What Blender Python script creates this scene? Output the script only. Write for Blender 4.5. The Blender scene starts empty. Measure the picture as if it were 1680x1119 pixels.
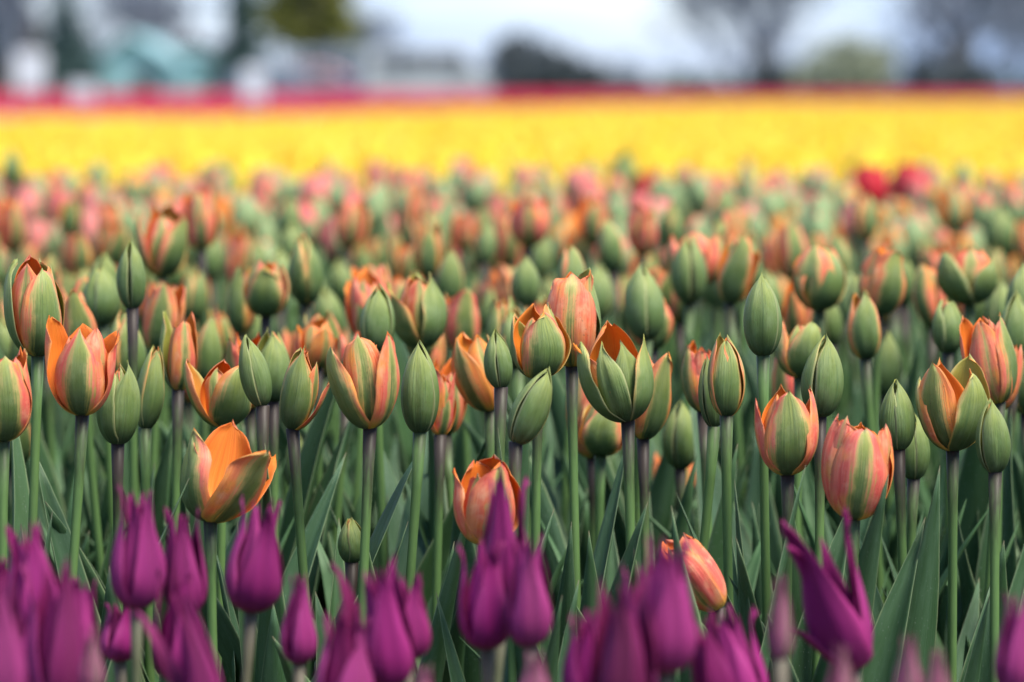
import bpy, math, random
import numpy as np
from mathutils import Vector, Matrix, Euler

R = math.radians
SC = bpy.context.scene
COL = SC.collection

# ------------------------------------------------------------------ camera, sky, sun, exposure
CAM_Z, LENS, FPX = 0.65, 135.0, 6300.0
PITCH = math.atan(416.5 / FPX)
cd = bpy.data.cameras.new('camera'); cam = bpy.data.objects.new('camera', cd); COL.objects.link(cam)
cam.location = (0, 0, CAM_Z); cam.rotation_euler = (R(90) - PITCH, 0, 0)
cd.lens = LENS; cd.sensor_width = 36.0; cd.clip_start = 0.05; cd.clip_end = 6000
cd.dof.use_dof = True; cd.dof.focus_distance = 2.42; cd.dof.aperture_fstop = 6.2
SC.camera = cam

SUN_EL, SUN_AZ = R(60), R(128)            # azimuth measured from +Y towards +X
world = bpy.data.worlds.new('World'); SC.world = world; world.use_nodes = True
nt = world.node_tree; nt.nodes.clear()
wo = nt.nodes.new('ShaderNodeOutputWorld'); bg = nt.nodes.new('ShaderNodeBackground')
sky = nt.nodes.new('ShaderNodeTexSky'); sky.sky_type = 'NISHITA'; sky.sun_disc = False
sky.sun_elevation = SUN_EL; sky.sun_rotation = SUN_AZ
sky.air_density = 1.0; sky.dust_density = 0.3; sky.ozone_density = 2.0
# a thin bright overcast lies over most of the sky
tc = nt.nodes.new('ShaderNodeTexCoord')
mp = nt.nodes.new('ShaderNodeMapping'); mp.inputs['Scale'].default_value = (3.5, 3.5, 22)
nz = nt.nodes.new('ShaderNodeTexNoise'); nz.inputs['Scale'].default_value = 1.6; nz.inputs['Detail'].default_value = 4
rp = nt.nodes.new('ShaderNodeValToRGB')
rp.color_ramp.elements[0].position = 0.35; rp.color_ramp.elements[0].color = (0.62, 0.62, 0.62, 1)
rp.color_ramp.elements[1].position = 0.62; rp.color_ramp.elements[1].color = (0.93, 0.93, 0.93, 1)
mx = nt.nodes.new('ShaderNodeMix'); mx.data_type = 'RGBA'
mx.inputs['B'].default_value = (1.05, 1.62, 2.85, 1)
nt.links.new(tc.outputs['Generated'], mp.inputs['Vector']); nt.links.new(mp.outputs[0], nz.inputs['Vector'])
nt.links.new(nz.outputs['Fac'], rp.inputs['Fac']); nt.links.new(rp.outputs['Color'], mx.inputs['Factor'])
nt.links.new(sky.outputs[0], mx.inputs['A']); nt.links.new(mx.outputs['Result'], bg.inputs['Color'])
bg.inputs['Strength'].default_value = 0.1
nt.links.new(bg.outputs[0], wo.inputs['Surface'])

sl = bpy.data.lights.new('sun', 'SUN'); sl.energy = 2.5; sl.angle = R(30); sl.color = (1.0, 0.93, 0.80)
so = bpy.data.objects.new('sun', sl); COL.objects.link(so)
sd = Vector((math.sin(SUN_AZ) * math.cos(SUN_EL), math.cos(SUN_AZ) * math.cos(SUN_EL), math.sin(SUN_EL)))
so.rotation_euler = sd.to_track_quat('Z', 'Y').to_euler()

SC.view_settings.view_transform = 'Standard'; SC.view_settings.look = 'None'
SC.view_settings.exposure = 1.85; SC.view_settings.gamma = 1.0; SC.view_settings.use_curve_mapping = False
SC.render.engine = 'CYCLES'
SC.cycles.use_denoising = True
SC.cycles.max_bounces = 6; SC.cycles.diffuse_bounces = 4; SC.cycles.transmission_bounces = 4; SC.cycles.glossy_bounces = 2
SC.cycles.sample_clamp_indirect = 6.0

FWD = np.array([0, math.cos(PITCH), -math.sin(PITCH)]); UP = np.array([0, math.sin(PITCH), math.cos(PITCH)])
def at(px, py, Y):
    """the point at distance Y (metres into the field) seen at a place of the 1680x1119 photograph"""
    d = np.array([(px - 840) / FPX, 0, 0]) + UP * ((559.5 - py) / FPX) + FWD
    return np.array([0, 0, CAM_Z]) + d * (Y / d[1])
def proj(p):
    v = np.asarray(p, float) - np.array([0, 0, CAM_Z]); w = v @ FWD
    return 840 + FPX * v[0] / w, 559.5 - FPX * (v @ UP) / w

# ------------------------------------------------------------------ material helpers
class NT:
    def __init__(self, name):
        self.m = bpy.data.materials.new(name); self.m.use_nodes = True
        self.t = self.m.node_tree; self.t.nodes.clear()
        self.out = self.t.nodes.new('ShaderNodeOutputMaterial')
    def n(self, kind, **kw):
        x = self.t.nodes.new('ShaderNode' + kind)
        for k, v in kw.items(): setattr(x, k, v)
        return x
    def l(self, a, b): self.t.links.new(a, b)
    def put(self, sock, v):
        if isinstance(v, bpy.types.NodeSocket): self.l(v, sock)
        else:
            if isinstance(v, (tuple, list)) and len(v) == 3 and sock.type == 'RGBA': v = (*v, 1)
            sock.default_value = v
    def math(self, op, a, b=0.0, c=None, clamp=False):
        x = self.n('Math', operation=op, use_clamp=clamp); self.put(x.inputs[0], a); self.put(x.inputs[1], b)
        if c is not None: self.put(x.inputs[2], c)
        return x.outputs[0]
    def step(self, v, lo, hi):
        x = self.n('MapRange', interpolation_type='SMOOTHSTEP'); self.put(x.inputs['Value'], v)
        self.put(x.inputs['From Min'], lo); self.put(x.inputs['From Max'], hi); return x.outputs['Result']
    def mix(self, f, a, b, blend='MIX'):
        x = self.n('Mix', data_type='RGBA', blend_type=blend); self.put(x.inputs['Factor'], f)
        self.put(x.inputs['A'], a); self.put(x.inputs['B'], b); return x.outputs['Result']
    def noise(self, vec, scale, detail=2, rough=0.5, dims=None):
        x = self.n('TexNoise'); x.inputs['Scale'].default_value = scale; x.inputs['Detail'].default_value = detail
        x.inputs['Roughness'].default_value = rough
        if vec is not None: self.l(vec, x.inputs['Vector'])
        return x.outputs['Fac']
    def combine(self, x, y, z):
        c = self.n('CombineXYZ'); self.put(c.inputs[0], x); self.put(c.inputs[1], y); self.put(c.inputs[2], z); return c.outputs[0]
    def finish(self, color, rough=0.5, spec=0.4, trans=0.0, bump=None, bumpd=0.001, bumps=0.4, sheen=0.0, tcol=None):
        p = self.n('BsdfPrincipled'); self.put(p.inputs['Base Color'], color); self.put(p.inputs['Roughness'], rough)
        p.inputs['Specular IOR Level'].default_value = spec; p.inputs['Sheen Weight'].default_value = sheen
        if bump is not None:
            b = self.n('Bump'); b.inputs['Distance'].default_value = bumpd; b.inputs['Strength'].default_value = bumps
            self.l(bump, b.inputs['Height']); self.l(b.outputs[0], p.inputs['Normal'])
        sh = p.outputs[0]
        if trans > 0:
            t = self.n('BsdfTranslucent'); self.put(t.inputs['Color'], tcol if tcol is not None else color)
            mxs = self.n('MixShader'); mxs.inputs[0].default_value = trans
            self.l(sh, mxs.inputs[1]); self.l(t.outputs[0], mxs.inputs[2]); sh = mxs.outputs[0]
        self.l(sh, self.out.inputs['Surface']); return self.m

def uv_nodes(k):
    u = k.n('UVMap'); s = k.n('SeparateXYZ'); k.l(u.outputs[0], s.inputs[0])
    a = k.math('ABSOLUTE', k.math('MULTIPLY_ADD', s.outputs[0], 2.0, -1.0))
    return s.outputs[0], s.outputs[1], a

def streaks(k, U, V, rnd, su=26.0, sv=1.6):
    return k.noise(k.combine(k.math('MULTIPLY', U, su), k.math('MULTIPLY', V, sv), k.math('MULTIPLY', rnd, 37.0)), 1.0, 3, 0.6)

def orange_outer():
    """green flame down the middle of the petal, cream line, then coral to orange margins"""
    k = NT('orange_tulip_petal_outside'); U, V, A = uv_nodes(k)
    oi = k.n('ObjectInfo'); sc = k.n('SeparateColor'); k.l(oi.outputs['Color'], sc.inputs[0])
    gw, hue, rnd = sc.outputs[0], sc.outputs[1], sc.outputs[2]
    st = streaks(k, U, V, rnd)
    st2 = streaks(k, U, V, rnd, 70.0, 3.0)
    blot = k.noise(k.combine(k.math('MULTIPLY', U, 4.0), k.math('MULTIPLY', V, 5.0), k.math('MULTIPLY', rnd, 91.0)), 1.0, 4, 0.6)
    # distance past the edge of the green flame, which narrows towards the tip
    w = k.math('MULTIPLY', gw, k.math('MULTIPLY_ADD', k.math('POWER', V, 2.0), -0.32, 1.12))
    t = k.math('SUBTRACT', A, w)
    t = k.math('ADD', t, k.math('MULTIPLY_ADD', st, 0.62, -0.31))
    t = k.math('ADD', t, k.math('MULTIPLY_ADD', st2, 0.34, -0.17))
    t = k.math('ADD', t, k.math('MULTIPLY_ADD', blot, 0.5, -0.25))
    dark = (0.028, 0.064, 0.030); mid = (0.140, 0.216, 0.060); top = (0.43, 0.47, 0.12)  # dark foot to pale tip: petal pigment, widened to paint in shading from above
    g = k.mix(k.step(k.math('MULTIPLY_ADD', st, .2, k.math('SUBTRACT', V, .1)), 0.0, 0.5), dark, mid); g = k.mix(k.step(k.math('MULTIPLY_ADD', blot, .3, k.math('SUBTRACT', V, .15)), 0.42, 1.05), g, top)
    g = k.mix(k.math('MULTIPLY', k.step(blot, 0.35, 0.75), k.math('MULTIPLY_ADD', V, 0.5, 0.2)), g, (0.225, 0.31, 0.155))            # glaucous bloom
    g = k.mix(k.math('MULTIPLY', k.step(st, 0.45, 0.75), 0.6), g, (0.085, 0.165, 0.06))
    g = k.mix(k.math('MULTIPLY', k.step(A, 0.86, 1.0), 0.7), g, (0.46, 0.47, 0.23))
    coral = k.mix(k.step(st, 0.3, 0.7), (0.76, 0.10, 0.075), (0.83, 0.23, 0.17))
    orng = k.mix(k.step(st, 0.3, 0.7), (0.84, 0.23, 0.03), (0.90, 0.43, 0.07))
    warm = k.mix(k.math('MULTIPLY', hue, 0.72), coral, orng)
    warm = k.mix(k.math('MULTIPLY', k.step(A, 0.6, 1.0), k.math('MULTIPLY', blot, 0.65)), warm, (0.90, 0.50, 0.12))
    warm = k.mix(k.step(V, 0.30, 0.04), warm, (0.66, 0.53, 0.06))
    big = k.noise(k.combine(k.math('MULTIPLY', U, 2.2), k.math('MULTIPLY', V, 2.6), k.math('MULTIPLY', rnd, 53.0)), 1.0, 2)
    warm = k.mix(k.math('MULTIPLY', k.step(big, .5, .75), .75), warm, (0.88, 0.38, 0.06)); warm = k.mix(k.math('MULTIPLY', k.step(big, .5, .25), .6), warm, (0.70, 0.09, 0.09))
    cream = k.mix(k.step(V, 0.1, 0.7), (0.40, 0.38, 0.08), (0.60, 0.46, 0.17))
    warm = k.mix(k.math('MULTIPLY', k.step(blot, .5, .75), .7), warm, (0.88, 0.46, 0.26))
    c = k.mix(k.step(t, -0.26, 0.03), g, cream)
    c = k.mix(k.step(t, -0.08, 0.14), c, warm)
    c = k.mix(k.math('MULTIPLY', k.step(k.math('SUBTRACT', V, k.math('MULTIPLY', A, 0.12)), 0.94, 1.0), 0.6), c, (0.20, 0.13, 0.14))
    spk = k.noise(k.combine(k.math('MULTIPLY', U, 38.0), k.math('MULTIPLY', V, 60.0), rnd), 1.0, 0)
    c = k.mix(k.math('MULTIPLY', k.step(spk, 0.75, 0.84), 0.55), c, (0.14, 0.085, 0.05))   # tiny brown flecks
    h = k.math('ADD', st2, k.math('MULTIPLY', st, 1.5))
    return k.finish(c, 0.42, 0.4, 0.26, h, 0.0008, 0.7)

def orange_inner():
    k = NT('orange_tulip_petal_inside'); U, V, A = uv_nodes(k)
    oi = k.n('ObjectInfo'); sc = k.n('SeparateColor'); k.l(oi.outputs['Color'], sc.inputs[0])
    gw, hue, rnd = sc.outputs[0], sc.outputs[1], sc.outputs[2]
    st = streaks(k, U, V, rnd)
    warm = k.mix(st, (0.80, 0.16, 0.022), (0.88, 0.34, 0.035))
    warm = k.mix(k.math('MULTIPLY', k.step(A, 0.5, 1.0), 0.4), warm, (0.74, 0.10, 0.035))
    warm = k.mix(k.step(V, 0.45, 0.05), warm, (0.75, 0.52, 0.05))
    warm = k.mix(k.math('MULTIPLY', hue, .6), k.mix(.35, warm, (0.72, 0.08, 0.02)), k.mix(.45, warm, (0.90, 0.46, 0.05)))
    fine = streaks(k, U, V, rnd, 60.0, 2.0)
    warm = k.mix(k.math('MULTIPLY', k.step(fine, .5, .8), .45), warm, (0.62, 0.09, 0.02))
    gr = k.mix(V, (0.25, 0.33, 0.06), (0.36, 0.45, 0.10))
    c = k.mix(k.math('MULTIPLY', k.step(gw, 0.5, 1.0), 0.9), warm, gr)
    c = k.mix(k.math('MULTIPLY', k.step(gw, 0.2, 0.6), k.step(A, .75, .95)), c, (0.58, 0.50, 0.17))
    return k.finish(c, 0.5, 0.3, 0.3, fine, 0.0008, 0.6)

def purple_mat(name, inner=False):
    k = NT(name); U, V, A = uv_nodes(k)
    oi = k.n('ObjectInfo'); sc = k.n('SeparateColor'); k.l(oi.outputs['Color'], sc.inputs[0])
    young, pinkish, rnd = sc.outputs[0], sc.outputs[1], sc.outputs[2]
    st = streaks(k, U, V, rnd, 18.0, 1.3)
    c = k.mix(st, (0.145, 0.003, 0.08), (0.38, 0.018, 0.215))
    c = k.mix(k.math('MULTIPLY', k.step(A, 0.25, 0.95), 0.55), c, (0.48, 0.05, 0.25))
    c = k.mix(k.math('MULTIPLY', pinkish, 0.55), c, (0.42, 0.06, 0.24))
    c = k.mix(k.step(rnd, 0.55, 0.0), c, k.mix(st, (0.085, 0.001, 0.040), (0.20, 0.005, 0.10)))
    if inner:
        c = k.mix(0.55, c, (0.20, 0.006, 0.085))
    grey = k.mix(k.step(A, 0.1, 0.6), (0.21, 0.20, 0.13), (0.40, 0.15, 0.22))
    c = k.mix(young, c, grey)
    c = k.mix(k.math('MULTIPLY', k.step(V, 0.1, 0.0), 0.6), c, (0.30, 0.25, 0.16))
    vein = streaks(k, U, V, rnd, 60.0, 1.2)
    c = k.mix(k.math('MULTIPLY', k.step(vein, .5, .8), .35), c, (0.09, 0.003, 0.05))
    return k.finish(c, 0.46, 0.22, 0.28, k.math('ADD', st, vein), 0.0009, 0.6)

def stem_mat(name, dark=(0.034, 0.025, 0.022), green=(0.105, 0.190, 0.058), lo=0.85, hi=0.995):
    k = NT(name); U, V, A = uv_nodes(k)
    oi = k.n('ObjectInfo'); rnd = oi.outputs['Random']
    n = k.noise(k.combine(k.math('MULTIPLY', U, 9.0), k.math('MULTIPLY', V, 26.0), k.math('MULTIPLY', rnd, 50.0)), 1.0, 3, 0.6)
    t = k.math('ADD', V, k.math('MULTIPLY_ADD', rnd, 0.12, -0.08)); t = k.math('ADD', t, k.math('MULTIPLY_ADD', n, 0.12, -0.06))
    g = k.mix(n, green, (green[0] * 0.62, green[1] * 0.66, green[2] * 0.7))
    c = k.mix(k.step(t, lo, hi), g, dark)
    return k.finish(c, 0.5, 0.22, 0.0, n, 0.0004, 0.4)

def leaf_mat(name, base, pale):
    k = NT(name); U, V, A = uv_nodes(k)
    oi = k.n('ObjectInfo'); rnd = oi.outputs['Random']
    st = streaks(k, U, V, rnd, 34.0, 2.0)
    fine = streaks(k, U, V, rnd, 90.0, 2.0)
    bl = k.noise(k.combine(k.math('MULTIPLY', U, 2.5), k.math('MULTIPLY', V, 7.0), k.math('MULTIPLY', rnd, 61.0)), 1.0, 4, 0.6)
    c = k.mix(k.step(bl, 0.3, 0.72), base, pale)
    c = k.mix(k.math('MULTIPLY', st, 0.35), c, (base[0] * 0.6, base[1] * 0.72, base[2] * 0.55))
    c = k.mix(k.math('MULTIPLY', k.step(rnd, 0.5, 1.0), 0.5), c, (base[0] * 1.25, base[1] * 1.2, base[2] * 0.9))
    c = k.mix(k.math('MULTIPLY', k.step(A, 0.90, 1.0), 0.5), c, (0.30, 0.37, 0.20))
    c = k.mix(k.math('MULTIPLY', k.step(V, 0.98, 1.0), 0.6), c, (0.13, 0.08, 0.05))
    spk = k.noise(k.combine(k.math('MULTIPLY', U, 60.0), k.math('MULTIPLY', V, 260.0), k.math('MULTIPLY', rnd, 7.0)), 1.0, 0)
    c = k.mix(k.math('MULTIPLY', k.step(spk, 0.79, 0.84), 0.55), c, (0.42, 0.46, 0.42))  # dried water specks
    h = k.math('ADD', fine, st)
    return k.finish(c, 0.45, 0.35, 0.08, h, 0.0006, 0.5, 0.0, (0.16, 0.30, 0.05))

def flat_mat(name, a, b, scale=8.0, rough=0.6, spec=0.3, trans=0.0, bump=0.0):
    k = NT(name); t = k.n('TexCoord'); n = k.noise(t.outputs['Object'], scale, 5, 0.6)
    c = k.mix(k.step(n, 0.3, 0.7), a, b)
    return k.finish(c, rough, spec, trans, n if bump else None, bump or 0.001, 0.6)

M = {}
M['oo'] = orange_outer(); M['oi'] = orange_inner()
M['po'] = purple_mat('purple_tulip_petal_outside'); M['pi'] = purple_mat('purple_tulip_petal_inside', True)
M['stem'] = stem_mat('orange_tulip_stem'); M['pstem'] = stem_mat('purple_tulip_stem', (0.10, 0.085, 0.062), (0.11, 0.19, 0.075), 0.6, 1.0)
M['leaf'] = leaf_mat('tulip_leaf', (0.034, 0.082, 0.031), (0.068, 0.134, 0.070))
M['pleaf'] = leaf_mat('purple_tulip_leaf', (0.026, 0.066, 0.030), (0.052, 0.108, 0.062))

# ------------------------------------------------------------------ mesh helpers
def make_mesh(name, verts, faces, mats, uv=None, midx=None, smooth=True):
    me = bpy.data.meshes.new(name)
    me.from_pydata([tuple(v) for v in verts], [], [tuple(f) for f in faces])
    for m in mats: me.materials.append(m)
    if uv is not None:
        lay = me.uv_layers.new(name='UVMap'); idx = np.empty(len(me.loops), np.int32)
        me.loops.foreach_get('vertex_index', idx); lay.data.foreach_set('uv', np.asarray(uv, np.float32)[idx].ravel())
    if midx is not None: me.polygons.foreach_set('material_index', np.asarray(midx, np.int32))
    me.polygons.foreach_set('use_smooth', np.full(len(me.polygons), smooth)); me.update()
    return me

def obj(name, me, parent=None, loc=(0, 0, 0), rot=(0, 0, 0), color=None):
    o = bpy.data.objects.new(name, me); COL.objects.link(o); o.location = loc; o.rotation_euler = rot
    if parent is not None: o.parent = parent
    if color is not None: o.color = color
    return o
def tag(o, label=None, cat=None, group=None, kind=None):
    for k, v in (('label', label), ('category', cat), ('group', group), ('kind', kind)):
        if v: o[k] = v
    return o
def thing(name, loc, label, cat, group=None, rot=(0, 0, 0)):
    return tag(obj(name, None, None, loc, rot), label, cat, group)

def shell(grid, thick, name, mats, flip=False):
    """a thin closed sheet from a (rows, cols, 3) grid: material 0 outside, 1 inside"""
    nv, nu, _ = grid.shape
    dv = np.gradient(grid, axis=0); du = np.gradient(grid, axis=1)
    n = np.cross(du, dv); ln = np.linalg.norm(n, axis=2, keepdims=True); n = n / np.maximum(ln, 1e-12)
    U, V = np.meshgrid(np.linspace(0, 1, nu), np.linspace(0, 1, nv))
    edge = np.clip(1 - np.abs(U * 2 - 1) ** 6, 0.25, 1) * np.clip((1 - V) * 12, 0.25, 1)
    inner = grid - n * (thick * edge)[..., None]
    verts = np.concatenate([grid.reshape(-1, 3), inner.reshape(-1, 3)]); N = nv * nu
    uv = np.stack([U.ravel(), V.ravel()], 1); uv = np.concatenate([uv, uv])
    F, mi = [], []
    for j in range(nv - 1):
        for i in range(nu - 1):
            a = j * nu + i; b = a + 1; c = a + nu + 1; d = a + nu
            F.append((a, b, c, d)); mi.append(0)
            F.append((N + d, N + c, N + b, N + a)); mi.append(1)
    for j in range(nv - 1):
        for e in (0, nu - 1):
            a = j * nu + e; d = a + nu
            F.append((a, d, N + d, N + a) if e == 0 else (d, a, N + a, N + d)); mi.append(0)
    for i in range(nu - 1):
        a = (nv - 1) * nu + i
        F.append((a + 0, a + 1, N + a + 1, N + a)); mi.append(0)
        F.append((i + 1, i, N + i, N + i + 1)); mi.append(0)
    return verts, F, uv, mi

def tube(points, radii, sides=8):
    P = np.asarray(points, float); n = len(P)
    T = np.gradient(P, axis=0); T /= np.linalg.norm(T, axis=1, keepdims=True)
    ref = np.array([1.0, 0, 0]) if abs(T[0][0]) < 0.8 else np.array([0, 1.0, 0])
    V, uv = [], []
    for i in range(n):
        a = np.cross(T[i], ref); a /= np.linalg.norm(a); b = np.cross(T[i], a)
        for s in range(sides):
            th = 2 * math.pi * s / sides
            V.append(P[i] + radii[i] * (math.cos(th) * a + math.sin(th) * b)); uv.append((s / sides, i / (n - 1)))
    F = [(i * sides + s, i * sides + (s + 1) % sides, (i + 1) * sides + (s + 1) % sides, (i + 1) * sides + s)
         for i in range(n - 1) for s in range(sides)]
    F.append(tuple(range(sides))[::-1]); F.append(tuple((n - 1) * sides + s for s in range(sides)))
    return V, F, uv

# ------------------------------------------------------------------ petals
KV = [0, .07, .18, .38, .6, .8, 1]
ORANGE = dict(psi=[88, 66, 36, 8, -14, -30, -40], opn=[0, 3, 9, 17, 27, 36, 44])
LILY = dict(psi=[86, 64, 28, -8, -20, -13, 2], opn=[0, 4, 12, 22, 30, 36, 60],
            width=[.05, .13, .205, .20, .125, .062, .004])
def curve(vals, nv):
    v = np.linspace(0, 1, nv); x = np.interp(np.linspace(0, 1, 200), KV, vals)
    k = np.ones(21) / 21; x = np.convolve(np.pad(x, 10, mode='edge'), k, 'valid')
    return np.interp(v, np.linspace(0, 1, 200), x)

def petal_grid(rng, style, opn=0.0, inner=False, nu=11, nv=19, tip='point', curl=0.0, ruffle=0.01, wide=1.0, lng=1.0, edge=0.0, twist=0.0, fold=0.0):
    """one petal facing -Y, its foot at the origin, about one unit long"""
    v = np.linspace(0, 1, nv); u = np.linspace(-1, 1, nu)
    pc = np.radians(curve(style['psi'], nv)); po = pc + np.radians(curve(style['opn'], nv)) * opn
    po = po + np.radians(curl) * np.clip((v - 0.72) / 0.28, 0, 1) ** 1.6
    dv = 1.0 / (nv - 1)
    def integ(ps):
        r = np.concatenate([[0], np.cumsum((np.sin(ps[1:]) + np.sin(ps[:-1])) / 2 * dv)])
        z = np.concatenate([[0], np.cumsum((np.cos(ps[1:]) + np.cos(ps[:-1])) / 2 * dv)])
        return r + 0.03, z
    rc_, _ = integ(pc); ro, zo = integ(po)
    over = (ro[-1] - 0.012) * max(0.0, 1 - 4 * max(opn, 0)) if 'width' not in style else 0.0   # a shut bud closes to a point
    ro = ro - over * np.clip((v - .45) / .55, 0, 1) ** 1.5
    if inner: ro = ro * (.78 + .10 * v) - 0.006
    rmax = rc_.max()
    if 'width' in style: w = np.interp(v, KV, style['width']) * wide
    else:
        w = np.maximum(rc_, 0.03) * 1.16 * wide
        W = 1.16 * rc_.max() * wide
        if tip == 'oval': w = W * np.interp(v, [0, .07, .18, .35, .55, .72, .84, .92, .97, 1], [.26, .52, .80, .97, 1.0, .88, .66, .44, .24, .02])
        elif tip == 'blunt': w = W * np.interp(v, [0, .07, .18, .35, .6, .8, .9, .96, 1], [.26, .52, .78, .93, 1.0, .90, .70, .48, .12])
        else: w = w * np.clip(1 - v ** 7, 0.02, 1) * (1 + 0.10 * np.exp(-((v - .75) / .15) ** 2))
    rr = np.maximum(rc_, (0.45 if opn < .3 else 0.62) * rmax) * (1 + 0.35 * max(opn, 0))
    U, V = np.meshgrid(u, v)
    low = np.clip((v - .08) / .34, 0, 1); low = low * low * (3 - 2 * low)
    rr = np.maximum(ro, .03) * (1 - low) + rr * low                      # the foot wraps round the stem
    if inner and opn < .6: rr = np.maximum(ro, .2 * rmax) * (1.02 + .25 * max(0, opn) * v)   # inner petals stay nested
    w = np.minimum(w, rr * (1.25 + 1.5 * low)) if 'width' not in style else w
    th = U * (w / rr)[:, None]
    rad = (ro - rr)[:, None] + rr[:, None] * np.cos(th)
    tan = rr[:, None] * np.sin(th)
    z = np.repeat(zo[:, None], nu, 1) * 1.0
    # surface relief: midrib groove, edge roll, ruffles, uneven waves
    rad = rad - 0.020 * np.exp(-(U / 0.11) ** 2) * np.sin(math.pi * V) + 0.010 * np.exp(-((np.abs(U) - .38) / .2) ** 2) * np.sin(math.pi * V)
    rad = rad + edge * np.abs(U) ** 4 * np.sin(math.pi * np.clip(V * 1.05, 0, 1))
    ph = rng.uniform(0, 6.28, 6)
    rad = rad + ruffle * np.abs(U) ** 3 * np.sin(V * 13 + ph[0] + U * 2) * V
    tan = tan + ruffle * 0.9 * np.sin(V * 7 + ph[1]) * V
    rad = rad + 0.012 * np.sin(V * 5 + ph[2]) * np.sin(U * 2.2 + ph[3]) * V
    z = z + ruffle * 1.2 * np.sin(U * 5 + ph[4]) * V ** 3 - 0.03 * U ** 2 * V ** 2
    if fold: rad = rad - fold * np.abs(U) * np.sin(math.pi * V) * 0.2
    if twist:
        a = R(twist) * V ** 2
        c, s = np.cos(a), np.sin(a); r0 = ro[:, None]
        rr_, tt_ = rad - r0, tan
        rad, tan = r0 + rr_ * c - tt_ * s, rr_ * s + tt_ * c
    return np.stack([tan, -rad, z], 2) * lng

def rotz(g, deg):
    a = R(deg); c, s = math.cos(a), math.sin(a); x, y, z = g[..., 0], g[..., 1], g[..., 2]
    return np.stack([x * c - y * s, x * s + y * c, z], -1)

ST = {  # outer opening, inner opening, outer green width, inner green width, hue, tips
    'bud':  dict(oo=(-.05, .03), io=(-.14, -.06), og=(1.5, 1.7), ig=(1.4, 1.6), hue=(.1, .5), tips=('point',)),
    'budp': dict(oo=(.02, .22), io=(-.1, .05), og=(.80, 1.05), ig=(.5, .8), hue=(.1, .6), tips=('point', 'oval')),
    'half': dict(oo=(.18, .92), io=(.10, .42), og=(.55, .95), ig=(.12, .4), hue=(.0, .8), tips=('oval', 'oval', 'point')),
    'cup':  dict(oo=(.36, .80), io=(.26, .56), og=(.26, .55), ig=(.05, .25), hue=(0, .5), tips=('blunt', 'oval')),
    'open': dict(oo=(1.0, 1.7), io=(.7, 1.3), og=(.3, .5), ig=(.05, .25), hue=(.3, .8), tips=('oval',)),
    'lily': dict(oo=(.02, .34), io=(-.05, .2), og=(0, .1), ig=(0, .05), hue=(0, .5), tips=('point',)),
    'lilyopen': dict(oo=(.5, 1.2), io=(.3, .8), og=(0, .05), ig=(0, .0), hue=(0, .5), tips=('point',)),
    'lilybud': dict(oo=(-.05, .02), io=(-.1, 0), og=(.45, .75), ig=(.5, .7), hue=(.3, .8), tips=('point',)),
}
def head(seed, state, yaw=0.0, res=(11, 19), per=None, og=None, hue=None):
    """six petals: outer 0 front, 1 back right, 2 back left; inner 3 back, 4 front left, 5 front right (before the yaw)"""
    rng = np.random.default_rng(seed); s = ST[state]; lily = state.startswith('lily')
    out = []
    for i in range(6):
        inner = i >= 3; phi = yaw + (0, 120, 240, 180, 300, 60)[i] + rng.uniform(-6, 6)
        o = rng.uniform(*(s['io'] if inner else s['oo']))
        kw = dict(opn=o, inner=inner, tip=s['tips'][int(rng.integers(len(s['tips'])))],
                  curl=rng.uniform(-30, 26) if state in ('half', 'cup') else rng.uniform(-6, 6) if state != 'open' else rng.uniform(-35, 25),
                  ruffle=rng.uniform(.008, .028) if state not in ('bud', 'lilybud') else .005,
                  wide=(rng.uniform(.80, .97) if state == 'bud' else rng.uniform(.76, 1.0) if state == 'half' else rng.uniform(.88, 1.06)) * (1.0 if not inner else .95), lng=(rng.uniform(.84, 1.06) if state in ('half', 'cup') else rng.uniform(.94, 1.04)) * ((.86 if state == 'bud' else .97) if inner else 1),
                  edge=rng.uniform(-.015, .03) if state in ('half', 'cup', 'open') else rng.uniform(-.004, .006), twist=rng.uniform(-14, 14) if state not in ('bud',) else 0, fold=rng.uniform(-.1, .3) if state in ('half', 'cup', 'budp') else 0)
        if lily: kw['ruffle'] = .018; kw['edge'] = rng.uniform(-.01, .03); kw['wide'] = rng.uniform(.95, 1.15); kw['twist'] = rng.uniform(-22, 22); kw['curl'] = rng.uniform(-8, 22)
        col = [rng.uniform(*(s['ig'] if inner else s['og'])), rng.uniform(*s['hue']), rng.random(), 1]
        if og is not None and not inner: col[0] = og * rng.uniform(.92, 1.08)
        if hue is not None: col[1] = min(1, max(0, hue + rng.uniform(-.12, .12)))
        if per and i in per:
            p = dict(per[i])
            if 'g' in p: col[0] = p.pop('g')
            if 'h' in p: col[1] = p.pop('h')
            phi += p.pop('dphi', 0); kw.update(p)
        g = petal_grid(rng, LILY if lily else ORANGE, nu=res[0], nv=res[1], **kw)
        out.append((rotz(g, phi), tuple(col)))
    return out

def petal_mesh(g, mats, thick=0.00055):
    V, F, uv, mi = shell(g, thick, 'petal', mats)
    return make_mesh('petal', V, F, mats, uv, mi)

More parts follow.
